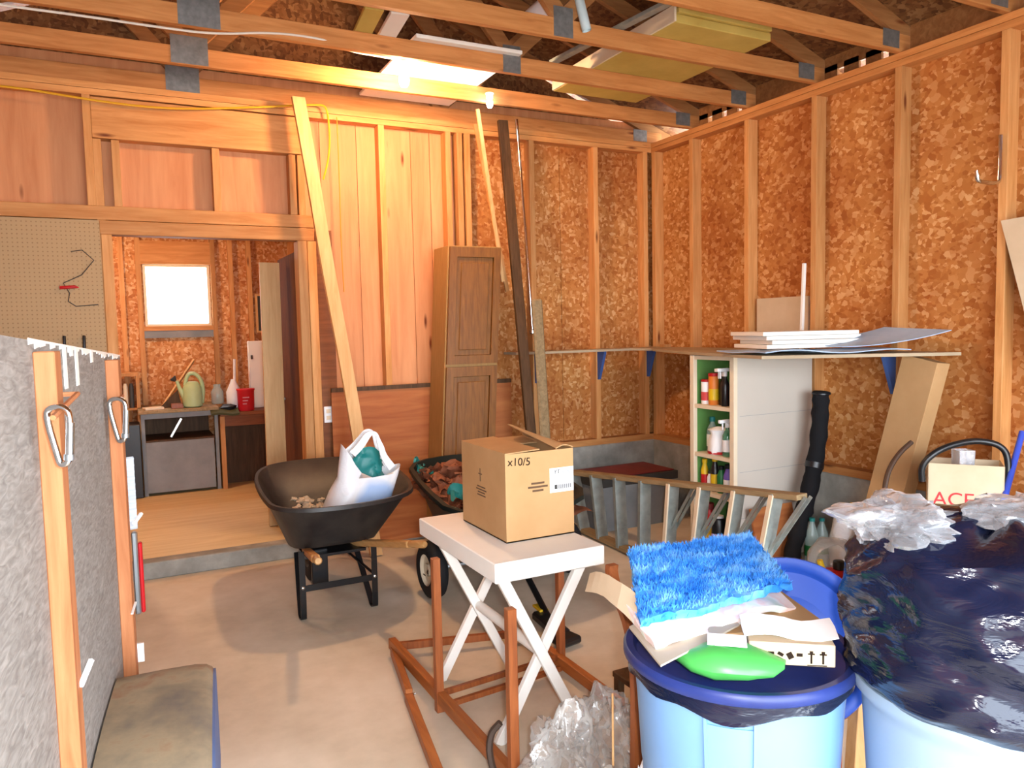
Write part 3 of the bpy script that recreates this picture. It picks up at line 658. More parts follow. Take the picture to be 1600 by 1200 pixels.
def wheel(parent, c, r, w, mat_hub, name='wheel', n=28):
    t = MB().lathe([(r * .55, -w * .42), (r * .8, -w * .5), (r * .95, -w * .36), (r, -w * .12), (r, w * .12), (r * .95, w * .36), (r * .8, w * .5), (r * .55, w * .42)], c, n, Ry, False, False).build(name, rubber, parent, True)
    MB().lathe([(.012, -w * .30), (r * .2, -w * .34), (r * .22, -w * .2), (r * .5, -w * .22), (r * .58, -w * .42), (r * .58, w * .42), (r * .5, w * .22), (.012, w * .22)], c, n, Ry).build('hub', mat_hub, t, True)
    for k in range(n):
        pass
    return t
wheel(wbr, (1.0, 4.83, .20), .20, .09, dgrey)
MB().tube([(.93, 4.83, .20), (1.07, 4.83, .20)], .009, 8).build('axle', steel, wbr)
# rubble in the tray
random.seed(3); rb = MB()
for k in range(40):
    a = random.uniform(0, 6.3); q = random.random() ** .6
    x = .98 + .11 * q * cos(a); y = 4.78 + .09 * q * sin(a); r = random.uniform(.014, .03)
    rb.lathe([(r * .5, -r * .5), (r, 0), (r * .6, r * .5)], (x, y, .40 + (y - 4.62) * .5 + random.uniform(0, .03)), 6)
tag(rb.jitter(.012, 60, 1).build('rubble', plain('plaster_chip', '#c2b199', .9)), 'pale heap of broken plaster in the wheelbarrow tray', 'rubble', kind='stuff')
# carrier bag
cbg = thing('carrier_bag', 'white plastic carrier bag with loop handles standing in the wheelbarrow', 'bag', (1.2, 4.30, .40))
def wbm():
    m, nt, b = base('carrier_bag_print', .35, .4)
    n = N(nt, 'ShaderNodeTexNoise', Scale=12.0, Detail=4.0, Distortion=1.0); nt.links.new(coords(nt), n.inputs['Vector']); bump(nt, b, n.outputs[0], .5, .015)
    sp = nt.nodes.new('ShaderNodeSeparateXYZ'); nt.links.new(coords(nt), sp.inputs[0])
    n2 = N(nt, 'ShaderNodeTexNoise', Scale=7.0, Detail=1.0); nt.links.new(coords(nt), n2.inputs['Vector'])
    s1 = N(nt, 'ShaderNodeVectorMath', operation='DISTANCE'); nt.links.new(coords(nt, (1, 0, 1)), s1.inputs[0]); s1.inputs[1].default_value = (.06, 0, .2)
    ad = N(nt, 'ShaderNodeMath', operation='MULTIPLY_ADD'); nt.links.new(n2.outputs[0], ad.inputs[0]); ad.inputs[1].default_value = .12; nt.links.new(s1.outputs['Value'], ad.inputs[2])
    r = ramp(nt, [(.14, '#aac6ee'), (.2, '#eceef2')]); nt.links.new(ad.outputs[0], r.inputs[0]); nt.links.new(r.outputs[0], b.inputs['Base Color'])
    return m
wb_print = wbm()
rings = []
for z, hx, hy, cx_, top in ((.415, .12, .07, 1.09, 0), (.46, .15, .09, 1.11, 0), (.56, .19, .11, 1.165, 0), (.66, .185, .105, 1.205, 0), (.74, .18, .085, 1.24, 0), (.80, .175, .06, 1.265, 1)):
    rr = []
    for k in range(28):
        a = 2 * pi * k / 28; c, s_ = cos(a), sin(a); ex = abs(c) ** .6 * (1 if c > 0 else -1); ey = abs(s_) ** .6 * (1 if s_ > 0 else -1)
        zz2 = z + (.12 * max(0, -ex) ** 1.5 - .02 * max(0, ex) - (.11 * (1 - abs(ex)) if s_ < 0 else .05 * (1 - abs(ex)))) * top
        rr.append(V3((cx_ + hx * ex, 4.32 + hy * ey, zz2)))
    rings.append(rr)
mm = MB().loft(rings, True, False).jitter(.018, 9, 2); mm.build('sack', wb_print, cbg, True)
for yy in (4.275, 4.36):
    pth = chaikin([(1.135, yy, .87), (1.20, yy, .93), (1.24, yy, .985), (1.28, yy, .985), (1.30, yy, .93), (1.33, yy, .82), (1.37, yy, .77)], 2, False)
    m = MB(); rg = []
    for i, p in enumerate(pth):
        w_ = .035 - .022 * math.exp(-((i - len(pth) / 2) / 5) ** 2)
        t = (pth[min(i + 1, len(pth) - 1)] - pth[max(i - 1, 0)]).normalized(); n = t.cross(V3((0, 1, 0))).normalized()
        rg.append([p + n * w_ * .6 + V3((0, -.004, 0)), p - n * w_ * .6 + V3((0, -.004, 0)), p - n * w_ * .6 + V3((0, .004, 0)), p + n * w_ * .6 + V3((0, .004, 0))])
    m.loft(rg).jitter(.006, 14, 1).build('loop_handle', wbag, cbg, True)
MB().sheet(lambda u, v: (1.14 + .19 * u, 4.335 + .02 * noise.noise((u * 5, v * 5, 2)), .66 + .24 * v * (1 - 1.6 * (u - .5) ** 2) + .03 * noise.noise((u * 4, 1, 3))), 12, 10, .03).jitter(.03, 14, 5).build('teal_contents', teal, cbg, True)
MB().sheet(lambda u, v: (1.235 + .10 * u, 4.205 + .02 * u, .545 + .05 * v), 3, 3, .006).build('red_print', red_pl, cbg)

# ================================================================== GARDEN CART WITH SCRAPS
gc = thing('garden_cart', 'dark poly garden dump cart heaped with brown scraps', 'cart', (1.98, 4.3, 0))
rim = chaikin([(1.53, 3.60, .58), (2.36, 3.62, .58), (2.48, 4.3, .62), (2.45, 5.0, .67), (1.72, 5.02, .67), (1.60, 4.4, .62)], 2)
bot = chaikin([(1.70, 3.78, .30), (2.2, 3.8, .30), (2.3, 4.3, .30), (2.27, 4.8, .30), (1.80, 4.8, .30), (1.72, 4.35, .30)], 2)
cx, cy = 2.02, 4.32
lip = [V3((cx + (p.x - cx) * 1.06, cy + (p.y - cy) * 1.03, p.z - .02)) for p in rim]; lip2 = [V3((cx + (p.x - cx) * 1.055, cy + (p.y - cy) * 1.025, p.z + .005)) for p in rim]
ins = [V3((cx + (p.x - cx) * .985, cy + (p.y - cy) * .99, p.z + .005)) for p in rim]; inb = [V3((cx + (p.x - cx) * .97, cy + (p.y - cy) * .97, p.z + .01)) for p in bot]
MB().loft([bot, mid(bot, rim, .5), mid(bot, rim, .95), lip, lip2, ins, inb]).build('bin', cart_m, gc, True)
for i, (x, y) in enumerate(((1.55, 4.14), (2.47, 4.14))):
    wh = wheel(gc, (x, y, .168), .168, .10, cream, 'wheel')
    if i == 0: text('wheel_number', '4', .06, ink, wh, (x - .045, y - .045, .165), (0, -1, 0), (0, 0, 1)); MB().box(x - .046, x - .044, y - .005, y + .028, .135, .142).build('wheel_mark', ink, wh)
MB().tube([(1.55, 4.14, .168), (2.47, 4.14, .168)], .012, 8).build('axle', steel, gc)
MB().box(1.78, 1.82, 3.75, 4.8, .262, .30).box(2.18, 2.22, 3.75, 4.8, .262, .30).box(1.78, 2.22, 4.12, 4.16, .18, .262).build('chassis', black_st, gc)
MB().tube([(2.0, 4.0, .28), (1.96, 3.7, .16), (1.93, 3.45, .05)], .018, 8).build('tow_bar', black_st, gc, True)
hnd = MB().obox((1.90, 3.36, .035), (.09, .30, .05), rz3(-.1)).build('tow_handle', black_pl, gc, bev=.012)
MB().obox((1.93, 3.52, .064), (.05, .10, .012), rz3(-.1)).build('warning_label', yel_pl, hnd)
MB().obox((1.875, 3.16, .03), (.13, .10, .04), rz3(.2)).build('grip', black_pl, hnd, bev=.012)
# scraps
md = MB().grid(lambda u, v: (1.62 + .76 * u, 3.66 + 1.26 * v, .50 + .06 * v + .09 * sin(pi * u) * sin(pi * v) + .03 * noise.noise((u * 6, v * 9, 1))), 24, 36)
random.seed(11)
def scrap(mb, c, rot, k, sz):
    g = MB().grid(lambda u, v: ((u - .5) * .16 * sz, (v - .5) * .13 * sz, .045 * noise.noise((u * 3 + k * 5, v * 3, k)) + .05 * sin(u * 3.1) * (v - .3)), 7, 6).jitter(.02, 18, k)
    R = Matrix.Rotation(rot[2], 3, 'Z') @ Matrix.Rotation(rot[1], 3, 'Y') @ Matrix.Rotation(rot[0], 3, 'X')
    return mb.add([R @ V3(p) + V3(c) for p in g.v], g.f)
for k in range(150):
    u, v = random.random(), random.random()
    scrap(md, (1.72 + .56 * u, 3.76 + 1.08 * v, .53 + .06 * v + .09 * sin(pi * u) * sin(pi * v) + random.uniform(0, .02)), (random.uniform(-.7, .7), random.uniform(-.7, .7), random.uniform(0, 6)), k, random.uniform(.6, 1.1))
tag(md.build('scrap_heap', brown_lf, smooth=True, fix=False), 'heap of crumpled brown scraps filling the garden cart', 'scraps', kind='stuff')
for k, (x, y) in enumerate(((1.72, 4.10), (1.74, 4.75), (1.76, 3.85), (1.98, 4.55), (2.05, 4.3), (1.80, 4.95), (1.90, 3.95))):
    u, v = (x - 1.66) / .68, (y - 3.72) / 1.16
    m = scrap(MB(), (x, y, .575 + .06 * v + .09 * sin(pi * u) * sin(pi * max(0, min(1, v)))), (.3, -.2 + .1 * k, k * 1.3), k, .75)
    tag(m.build('teal_scrap', teal, smooth=True, fix=False), 'glossy teal scrap lying on the brown heap in the cart', 'scrap', 'teal scraps in the cart')

# ================================================================== TABLE, BOX AND WOODEN FRAME
tb = thing('side_table', 'white side table with crossed legs carrying a cardboard box', 'table', (1.4, 2.83, 0))
MB().box(1.155, 1.628, 2.44, 3.235, .645, .72).build('table_top', white_p, tb, bev=.004)
for y in (2.50, 3.10):
    MB().bar((1.20, y - .014, .65), (1.53, y - .014, .0), .042, .024, (0, 1, 0)).build('leg', white_p, tb, bev=.002)
    MB().bar((1.57, y + .014, .65), (1.19, y + .014, .0), .042, .024, (0, 1, 0)).build('leg', white_p, tb, bev=.002)
MB().tube([(1.372, 2.49, .325), (1.372, 3.11, .325)], .022, 14).build('stretcher', white_p, tb, True)
bxm = thing('cardboard_box', 'brown cardboard shipping box with half open flaps on the white table', 'box', (1.465, 2.87, .72))
BX0, BX1, BY0, BY1, BZ0, BZ1 = 1.31, 1.622, 2.655, 3.085, .721, 1.075
m = MB()
m.box(BX0, BX1, BY0, BY0 + .005, BZ0, BZ1).box(BX0, BX1, BY1 - .005, BY1, BZ0, BZ1).box(BX0, BX0 + .005, BY0 + .005, BY1 - .005, BZ0, BZ1).box(BX1 - .005, BX1, BY0 + .005, BY1 - .005, BZ0, BZ1).box(BX0, BX1, BY0, BY1, BZ0, BZ0 + .005)
m.build('carton', card, bxm)
mx = (BX0 + BX1) / 2
MB().sheet(lambda u, v: (BX0 + (mx - BX0) * u, BY0 + (BY1 - BY0) * v, BZ1 + .002 + .006 * u), 2, 2, .004).build('flap', card, bxm)
MB().sheet(lambda u, v: (BX1 - (mx - BX1 + .312) * u * .52, BY0 + (BY1 - BY0) * v, BZ1 + .004 + .055 * u * v + .012 * sin(pi * u)), 8, 8, .004).build('flap', card, bxm, True)
MB().sheet(lambda u, v: (BX0 + .01 + (BX1 - BX0 - .02) * u, BY1 - .14 * v, BZ1 - .012 * v), 2, 2, .004).build('inner_flap', card, bxm)
text('handwriting', 'x10/5', .045, ink, bxm, (BX0 + .062, BY0 - .0005, BZ1 - .035), (1, 0, -.06), (.1, 0, 1))
lb = MB().box(1.51, 1.6215, BY0 - .0015, BY0, .90, 1.0).build('shipping_label', paper, bxm)
text('label_print', 'YT', .024, ink, lb, (1.543, BY0 - .0016, .984), (1, 0, 0), (0, 0, 1))
m = MB()
for k in range(3): m.box(1.56, 1.61, BY0 - .0024, BY0 - .0016, .988 - .006 * k, .9895 - .006 * k)
for k in range(3): m.box(1.53, 1.605, BY0 - .0024, BY0 - .0016, .962 - .009 * k, .9632 - .009 * k)
for k in range(22): m.box(1.548 + .003 * k, 1.548 + .003 * k + (.0012, .002, .0008)[k % 3], BY0 - .0024, BY0 - .0016, .913, .931)
m.box(1.531, 1.544, BY0 - .0024, BY0 - .0016, .913, .931)
m.build('label_lines', dgrey, lb)
m = MB()
for k, w_ in enumerate((.06, .09, .05)): m.box(1.455 - w_ / 2, 1.455 + w_ / 2, BY0 - .001, BY0, .943 - .015 * k, .951 - .015 * k)
m.build('printed_lines', plain('faded_ink', '#5b4430', .9), bxm)
m = MB().box(BX0 - .001, BX0, 2.89, 2.896, .93, .985).box(BX0 - .001, BX0, 2.875, 2.911, .96, .964)
for k, w_ in enumerate((.08, .10, .07, .08)): m.box(BX0 - .001, BX0, 2.885 - w_ / 2, 2.885 + w_ / 2, .905 - .012 * k, .91 - .012 * k)
m.build('printed_lines', MATS['faded_ink'], bxm)

fr = thing('wooden_stand', 'reddish wooden frame with upright posts standing around the white table', 'frame', (1.4, 2.85, 0))
def rail(a, b, w=.035, h=.05, mat=None): return MB().bar(a, b, w, h).build('rail', mat or red_wy, fr, bev=.002)
rail((1.085, 3.48, .065), (1.095, 2.0, .065), .035, .05); rail((1.70, 3.30, .055), (1.70, 2.42, .055), .035, .05)
rail((1.0, 3.0, .022), (.86, 2.15, .022), .035, .04); MB().bar((1.085, 3.46, .035), (1.0, 2.99, .035), .03, .05).build('rail', red_wy, fr, bev=.002)
rail((1.11, 3.46, .05), (1.70, 3.30, .05), .025, .035, red_w); rail((1.11, 2.87, .07), (1.69, 2.93, .07), .022, .022, red_w); rail((1.11, 2.84, .03), (1.69, 2.90, .03), .022, .022, red_w)
for x, y, zt in ((1.085, 2.86, .645), (1.085, 2.185, .655), (1.72, 2.95, .645)):
    p = MB().box(x - .016, x + .016, y - .016, y + .016, 0, zt).build('post', red_w, fr, bev=.002)
MB().lathe([(.006, 0), (.006, .006)], (1.03, 3.0, .03), 8, Matrix.Rotation(RD(-90), 3, 'Y')).build('bolt', chrome, fr)

# ================================================================== CORNER BY THE RIGHT WALL
ch = thing('storage_chest', 'low grey chest with maroon vinyl lid in the back corner', 'chest', (3.52, 5.0, 0))
MB().box(3.16, 3.88, 4.80, 5.20, 0, .345).build('body', grey, ch); l = MB().box(3.14, 3.90, 4.78, 5.22, .345, .41).build('lid', dgrey, ch, bev=.004)
MB().box(3.165, 3.875, 4.80, 5.205, .411, .42).build('vinyl_top', maroon, l, bev=.003); MB().lathe([(.012, 0), (.008, .008)], (3.22, 4.83, .42), 8).build('stud_nail', cream, l)
ld = thing('step_ladder', 'weathered wooden step ladder lying on its long edge', 'ladder', (3.1, 3.95, 0))
LA, LB, UA, UB = V3((3.06, 4.95, .03)), V3((2.97, 2.85, .03)), V3((3.0, 5.02, .455)), V3((3.16, 2.86, .645))
MB().bar(LA, LB, .085, .03).build('rail', lad_w, ld, bev=.002); MB().bar(UA, UB, .085, .03).build('rail', lad_w, ld, bev=.002)
for k in range(8):
    t = .05 + k * .125; a, b = LA.lerp(LB, t), UA.lerp(UB, t)
    MB().bar(a, b, .085, .022, (0, 1, 0)).build('step', alum if k < 4 else cream, ld, bev=.003) if False else None
    d = (b - a).normalized(); s_ = MB().bar(a, b, .022, .085, (1, 0, 0)).build('step', alum, ld, bev=.003)
    e = V3((-.045, 0, 0)); MB().bar(a + e, b + e, .028, .010, (1, 0, 0)).build('step_edge', cream if k > 3 else alum, s_)
    if k > 3:
        q = UA.lerp(UB, t + .085); MB().bar(a.lerp(b, .45), q, .018, .008, (1, 0, 0)).build('brace', alum, s_); MB().bar(a.lerp(b, .45) + V3((.04, 0, 0)), q + V3((.04, 0, 0)), .018, .008, (1, 0, 0)).build('brace', alum, s_)
br = tag(MB().obox((3.66, 3.52, .20), (.36, .015, .40), Matrix.Rotation(RD(-14), 3, 'X')).build('board', ply_low), 'reddish board leaning on the grey side of the shelf unit', 'board')
rl = thing('black_roll', 'long black fabric roll leaning in front of the shelf unit', 'roll', (3.66, 3.42, 0))
pth = chaikin([(3.655, 3.40, .055), (3.737, 3.42, .243), (3.861, 3.44, .476), (3.95, 3.45, .756), (3.985, 3.46, 1.0), (3.99, 3.46, 1.12)], 3, False)
MB().tube(pth, [.052 + .004 * sin(i * 1.3) for i in range(len(pth))], 14).jitter(.008, 20, 1).build('fabric', plain('black_fabric', '#17171a', .85, .2), rl, True)
for i in (2, len(pth) // 2, len(pth) - 5):
    p = pth[i]; q = pth[i + 1]; MB().tube([p, q], .059, 14).build('dark_band', maroon if i == 2 else black_pl, rl, True)
lb_ = thing('long_carton', 'long brown cardboard carton leaning on the wall under the shelf', 'carton', (3.9, 2.9, 0))
A, B = V3((3.93, 3.05, .01)), V3((4.04, 2.78, 1.345)); d = (B - A).normalized(); s1 = V3((0, 1, 0)); s1 = (s1 - d * s1.dot(d)).normalized(); s2 = d.cross(s1)
rg = [[p + s1 * .11 + s2 * .055, p - s1 * .11 + s2 * .055, p - s1 * .11 - s2 * .055, p + s1 * .11 - s2 * .055] for p in (A, B)]
MB().loft(rg).build('carton_tube', card, lb_, bev=.002)
for t in (.28,):
    p = A.lerp(B, t); q = A.lerp(B, t + .012)
    MB().loft([[c + s1 * .1105 + s2 * .0555, c - s1 * .1105 + s2 * .0555, c - s1 * .1105 - s2 * .0555, c + s1 * .1105 - s2 * .0555] for c in (p, q)], False, False).build('tape', card_d, lb_)
F1, F2 = V3((3.665, 2.50, 0)), V3((3.865, 2.23, 0)); fd = (F2 - F1).normalized(); fn = V3((-fd.y, fd.x, 0)); fn = fn if fn.x > 0 else -fn
def qbox(mb, o, w, dep, z0, z1):
    a, b, c, e = o, o + fd * w, o + fd * w + fn * dep, o + fn * dep
    return mb.loft([[p + V3((0, 0, z)) for p in (a, b, c, e)] for z in (z0, z1)])
ab0 = thing('cardboard_box', 'lower cardboard box with red print standing on the floor by the right wall', 'box', (3.8, 2.5, 0))
qbox(MB(), F1 + fd * .01 + fn * .01, .32, .19, 0, .51).build('carton', card, ab0); qbox(MB(), F1 + fd * .02 + fn * .009, .05, .002, .40, .48).build('red_print', red_pl, ab0)
ab = thing('cardboard_box', 'open tan box with red ACE lettering stacked by the right wall', 'box', (3.8, 2.5, .511))
m = MB(); qbox(m, F1, .335, .004, .511, .83); qbox(m, F1 + fn * .196, .335, .004, .511, .83); qbox(m, F1, .004, .2, .511, .83); qbox(m, F1 + fd * .331, .004, .2, .511, .83); qbox(m, F1, .335, .2, .511, .516)
m.build('carton', card_l, ab); m = MB(); qbox(m, F1 + fd * -.0, .335, .001, .512, .60)
text('brand_lettering', 'ACE', .10, plain('red_ink', '#c2262e', .6), ab, F1 + fd * .115 + V3((0, 0, .645)), fd, (0, 0, 1))
tag(MB().lathe([(.052, 0), (.056, .10), (.056, .105), (.05, .1), (.048, .003)], F1 + fd * .16 + fn * .08 + V3((0, 0, .79)), 4, rz3(.3)).build('food_tub', cbag2), 'clear square plastic tub on top of the lettered box', 'tub')
tag(MB().tube(chaikin([(3.62, 2.50, .74), (3.61, 2.50, .82), (3.65, 2.46, .89), (3.74, 2.42, .93), (3.86, 2.36, .95), (3.94, 2.28, .92), (3.95, 2.26, .82), (3.93, 2.26, .72)], 3, False), .016, 10).build('hose', black_pl, smooth=True), 'thick black hose looping out of the lettered box', 'hose')
tag(MB().tube(chaikin([(3.70, 2.62, .92), (3.60, 2.63, .86), (3.50, 2.62, .76), (3.46, 2.60, .62), (3.47, 2.58, .3), (3.50, 2.56, .012)], 3, False), .013, 8).build('hose', plain('dark_brown_hose', '#463226', .6), smooth=True), 'dark bent hose in front of the long carton', 'hose')
bp = thing('broom', 'blue broom handle slanting at the right edge', 'broom', (3.75, 1.9, 0))
MB().tube([(3.50, 2.14, .22), (4.09, 2.28, .98)], .015, 12).build('handle', plain('blue_metal_handle', '#3a4fb8', .35, .5), bp, True)
MB().tube([(3.49, 2.13, .20), (3.52, 2.145, .25)], .02, 12).build('ferrule', black_pl, bp, True); MB().obox((3.46, 2.13, .1), (.28, .06, .2), rz3(.3)).jitter(.01, 30, 2).build('bristles', dgrey, bp)
gt = MB().sheet(lambda u, v: (3.84 + .2 * u, 2.02 + .10 * u + .02 * sin(v * 9), .30 + .56 * v - .1 * abs(u - .5)), 6, 14, .02).jitter(.02, 9, 4)
gt.box(3.85, 4.0, 1.98, 2.12, 0, .34)
tag(gt.build('green_sack', green_b, smooth=True), 'dark green plastic sack at the right edge beside the blue handle', 'sack')
def pet(x, y, h, label):
    t = thing('drink_bottle', label, 'bottle', (x, y, 0), 'empty drink bottles by the right wall')
    r = .045; MB().lathe([(r * .8, 0), (r, .01), (r, h * .62), (r * .9, h * .7), (r * .35, h * .9), (r * .3, h * .95)], (x, y, 0), 18).build('body', glass_w, t, True)
    MB().lathe([(r * .38, h * .94), (r * .38, h)], (x, y, 0), 14).build('cap', teal, t, True); MB().lathe([(r * 1.01, h * .3), (r * 1.01, h * .5)], (x, y, 0), 18, c0=False, c1=False).build('label_band', green_b, t, True)
pet(3.80, 3.36, .34, 'clear drink bottle with green cap beside the black roll'); pet(3.91, 3.38, .32, 'clear drink bottle with green cap against the stem wall')
gcn = thing('gas_can', 'small red fuel can with black cap on the floor', 'fuel can', (3.52, 2.95, 0))
MB().obox((3.52, 2.95, .085), (.19, .13, .17), rz3(-.4)).build('tank', red_pl, gcn, bev=.03); MB().lathe([(.03, 0), (.032, .02), (.032, .05), (.026, .055)], (3.54, 2.94, .165), 14).build('cap', black_pl, gcn, True)
MB().tube([(3.47, 2.99, .15), (3.455, 3.0, .22)], [.022, .016], 10).build('spout', yel_pl, gcn, True)
tag(MB().lathe([(.02, 0), (.13, .01), (.16, .10), (.14, .2), (.08, .26), (.02, .27)], (3.72, 3.12, .0), 20).jitter(.04, 7, 3).build('plastic_bag', cbag, smooth=True), 'clear plastic bag of odds and ends behind the fuel can', 'bag')
wb2 = thing('white_sack', 'white plastic bag with red and yellow handles sticking out by the wall', 'bag', (3.95, 3.18, 0))
MB().lathe([(.02, 0), (.09, .01), (.10, .15), (.085, .28), (.06, .36), (.02, .37)], (3.99, 3.26, 0), 18).jitter(.03, 9, 6).build('sack', wbag, wb2, True)
MB().tube([(3.95, 3.28, .3), (3.92, 3.29, .41)], .012, 8).build('red_handle', red_pl, wb2, True); MB().tube([(4.01, 3.24, .3), (4.03, 3.25, .43)], .012, 8).build('yellow_handle', yel_pl, wb2, True)
tag(MB().lathe([(.03, 0), (.13, .0), (.15, .2), (.14, .42), (.11, .47), (.02, .48)], (3.42, 2.52, 0), 22).jitter(.03, 6, 8).build('paper_sack', mottle('brown_paper', [(.3, '#7d4c22'), (.7, '#a06a34')], 6, .8, .1)), 'brown paper sack behind the black trash bag', 'sack')

# ================================================================== BINS IN THE FOREGROUND
CX, CY = 1.40, 1.48
bn = thing('trash_can', 'light blue round trash can under the cluttered navy lid', 'trash can', (CX, CY, 0))
MB().lathe([(.20, 0), (.222, .0), (.227, .02), (.245, .40), (.249, .415), (.252, .42), (.262, .60), (.268, .66), (.275, .69), (.268, .69), (.258, .62), (.235, .05), (.05, .03)], (CX, CY, 0), 64).build('body', lblue, bn, True)
ang0 = math.atan2(-CY, -CX) - .04
def patch(mb, a0, a1, z0, z1, off, th):
    def P_(u, v):
        z = z0 + (z1 - z0) * v; a = ang0 + a0 + (a1 - a0) * u; r = .222 + (.262 - .222) * z / .62 + off; return (CX + r * cos(a), CY + r * sin(a), z)
    return mb.sheet(P_, 10, 6, th)
hp = patch(MB(), -.24, .20, .47, .50, .012, .022); patch(hp, -.24, -.215, .47, .66, .006, .012); patch(hp, .175, .20, .40, .66, .006, .012); hp.build('handle_recess', lblue, bn, True)
patch(MB(), -.215, .175, .50, .635, .002, .008).build('recess_face', lblue, bn, True)
def wav(r0, r1, z0, z1, c, amp, n=80, sd=0, rows=5):
    rings = []
    for j in range(rows + 1):
        t = j / rows; rr = []
        for k in range(n):
            a = 2 * pi * k / n; q = noise.noise((cos(a) * 3 + sd, sin(a) * 3, t * 2)); w_ = noise.noise((cos(a) * 2 + sd, sin(a) * 2, 5))
            r = r0 + (r1 - r0) * t + amp * q * (.3 + t); z = z0 + (z1 - z0) * t * (1 + .9 * w_) ; rr.append(V3((c[0] + r * cos(a), c[1] + r * sin(a), z)))
        rings.append(rr)
    return rings
tag(MB().loft(wav(.281, .285, .702, .664, (CX, CY), .005), False, False).build('bag_liner', tbag, smooth=True, fix=False), 'black bag liner folded over the light blue can rim', 'bag')
lid = MB().lathe([(.02, .703), (.24, .703), (.262, .708), (.272, .728), (.29, .730), (.297, .722), (.297, .705), (.292, .70), (.288, .715), (.272, .715), (.262, .698), (.02, .695)], (CX, CY, 0), 64)
lid.build('lid', navy, bn, True)
# things heaped on the lid
tag(MB().obox((1.47, 1.58, .745), (.40, .36, .075), rz3(-.35)).jitter(.006, 8, 1).build('flattened_box', card, bev=.004), 'flattened brown box under the blue mat on the lid', 'box')
tag(MB().sheet(lambda u, v: (1.075 + .31 * u + .055 * v, 1.385 + .07 * u + .20 * v, .79 - .012 * (1 - v) + .012 * u), 3, 3, .005).build('cardboard_sheet', mottle('grey_cardboard', [(.3, '#a89c8c'), (.7, '#b5aa9a')], 4, .8, .1)), 'greyish cardboard sheet jutting from under the cloth', 'cardboard')
rg_ = tag(MB().sheet(lambda u, v: (1.11 + .50 * u + .05 * v, 1.452 + .03 * u + .2 * v, .806 + .014 * sin(u * 11) * (1 - v) + .012 * v - .015 * (1 - v)), 40, 8, .022).jitter(.008, 16, 2).build('cloth', rag_m, smooth=True), 'white cloth with pale pink print folded under the mat', 'cloth')
C4 = [V3((1.085, 1.475, .842)), V3((1.605, 1.485, .845)), V3((1.84, 1.88, .855)), V3((1.375, 1.925, .865))]
def matp(u, v):
    p = C4[0] * (1 - u) * (1 - v) + C4[1] * u * (1 - v) + C4[2] * u * v + C4[3] * (1 - u) * v
    return p + V3((0, 0, .012 * noise.noise((u * 4, v * 4, 0)) + .006 * noise.noise((u * 22, v * 22, 3)))) + V3((.008 * noise.noise((v * 20, u * 20, 7)), .008 * noise.noise((v * 20, u * 20, 9)), 0))
mt = tag(MB().sheet(matp, 60, 50, .02).build('bath_mat', mat_b, smooth=True), 'bright blue shaggy bath mat lying on top of the navy lid heap', 'mat')
m = MB(); random.seed(5)
for k in range(9000):
    u, v = random.random(), random.random(); p = matp(u, v) + V3((0, 0, .008)); a = random.uniform(0, 6.3); h = random.uniform(.008, .02)
    if u < .02 or u > .98 or v < .02 or v > .98: p.z -= random.uniform(0, .02)
    t = V3((cos(a), sin(a), 0)); m.add([p - t * .003, p + t * .003, p + V3((random.uniform(-.010, .010), random.uniform(-.010, .010), h))], [(0, 1, 2)])
pl = m.build('pile', mat_b, mt, fix=False); pl['kind'] = 'stuff'
gbag = thing('green_bag', 'lime green plastic bag with white label on the navy lid', 'bag', (1.3, 1.38, .73))
rings = []
for t, w_, h in ((0, .03, .01), (.1, .06, .025), (.35, .085, .038), (.65, .08, .035), (.85, .055, .02), (1, .02, .008)):
    c = V3((1.17, 1.44, .765)).lerp(V3((1.365, 1.275, .755)), t); ax = V3((.65, .76, 0))
    rings.append([c + ax * w_ * cos(2 * pi * k / 14) + V3((0, 0, h * sin(2 * pi * k / 14))) for k in range(14)])
MB().loft(rings).jitter(.014, 16, 2).build('sack', lgreen, gbag, True)
MB().sheet(lambda u, v: (1.215 + .07 * u + .04 * v, 1.385 - .06 * u + .045 * v, .80 + .004 * v), 3, 3, .002).build('printed_label', paper, gbag)
tb2 = thing('torn_box', 'torn pale cardboard box with printed arrows on the navy lid', 'box', (1.44, 1.35, .73))
Rb = rz3(RD(-38)); cbx = V3((1.44, 1.345, .765))
MB().obox(cbx, (.20, .11, .055), Rb).build('carton', card_l, tb2, bev=.002)
MB().sheet(lambda u, v: tuple(cbx + Rb @ V3((-.11 + .22 * u, -.035 + .10 * v, .034 + .012 * v + .008 * sin(u * 7)))), 10, 4, .003).jitter(.006, 16, 3).build('torn_flap', paper, tb2, True)
m = MB()
for k in (.045, .072):
    for a, b, c, e in ((-.0022, .0022, -.02, .004), (-.008, .008, .002, .0055)):
        m.obox(cbx + Rb @ V3((k, -.0556, (c + e) / 2)), (b - a, .001, e - c), Rb)
    m.obox(cbx + Rb @ V3((k, -.0556, .008)), (.008, .001, .006), Rb)
m.obox(cbx + Rb @ V3((.058, -.0556, -.024)), (.045, .001, .002), Rb)
for k in range(5): m.obox(cbx + Rb @ V3((-.07 + .022 * k, -.0556, -.003 * (k % 2))), (.014, .001, .016 if k % 2 else .008), Rb @ Matrix.Rotation(.5 * (k % 3 - 1), 3, 'Y'))
m.build('printed_arrows', ink, tb2)
tag(MB().sheet(lambda u, v: (1.145 + .03 * u + .02 * v, 1.55 + .30 * v + .02 * u, .79 + .05 * u + .03 * sin(v * 3)), 4, 8, .006).jitter(.01, 12, 5).build('cardboard_scrap', card_l), 'curved tan cardboard strip at the left side of the mat', 'cardboard')

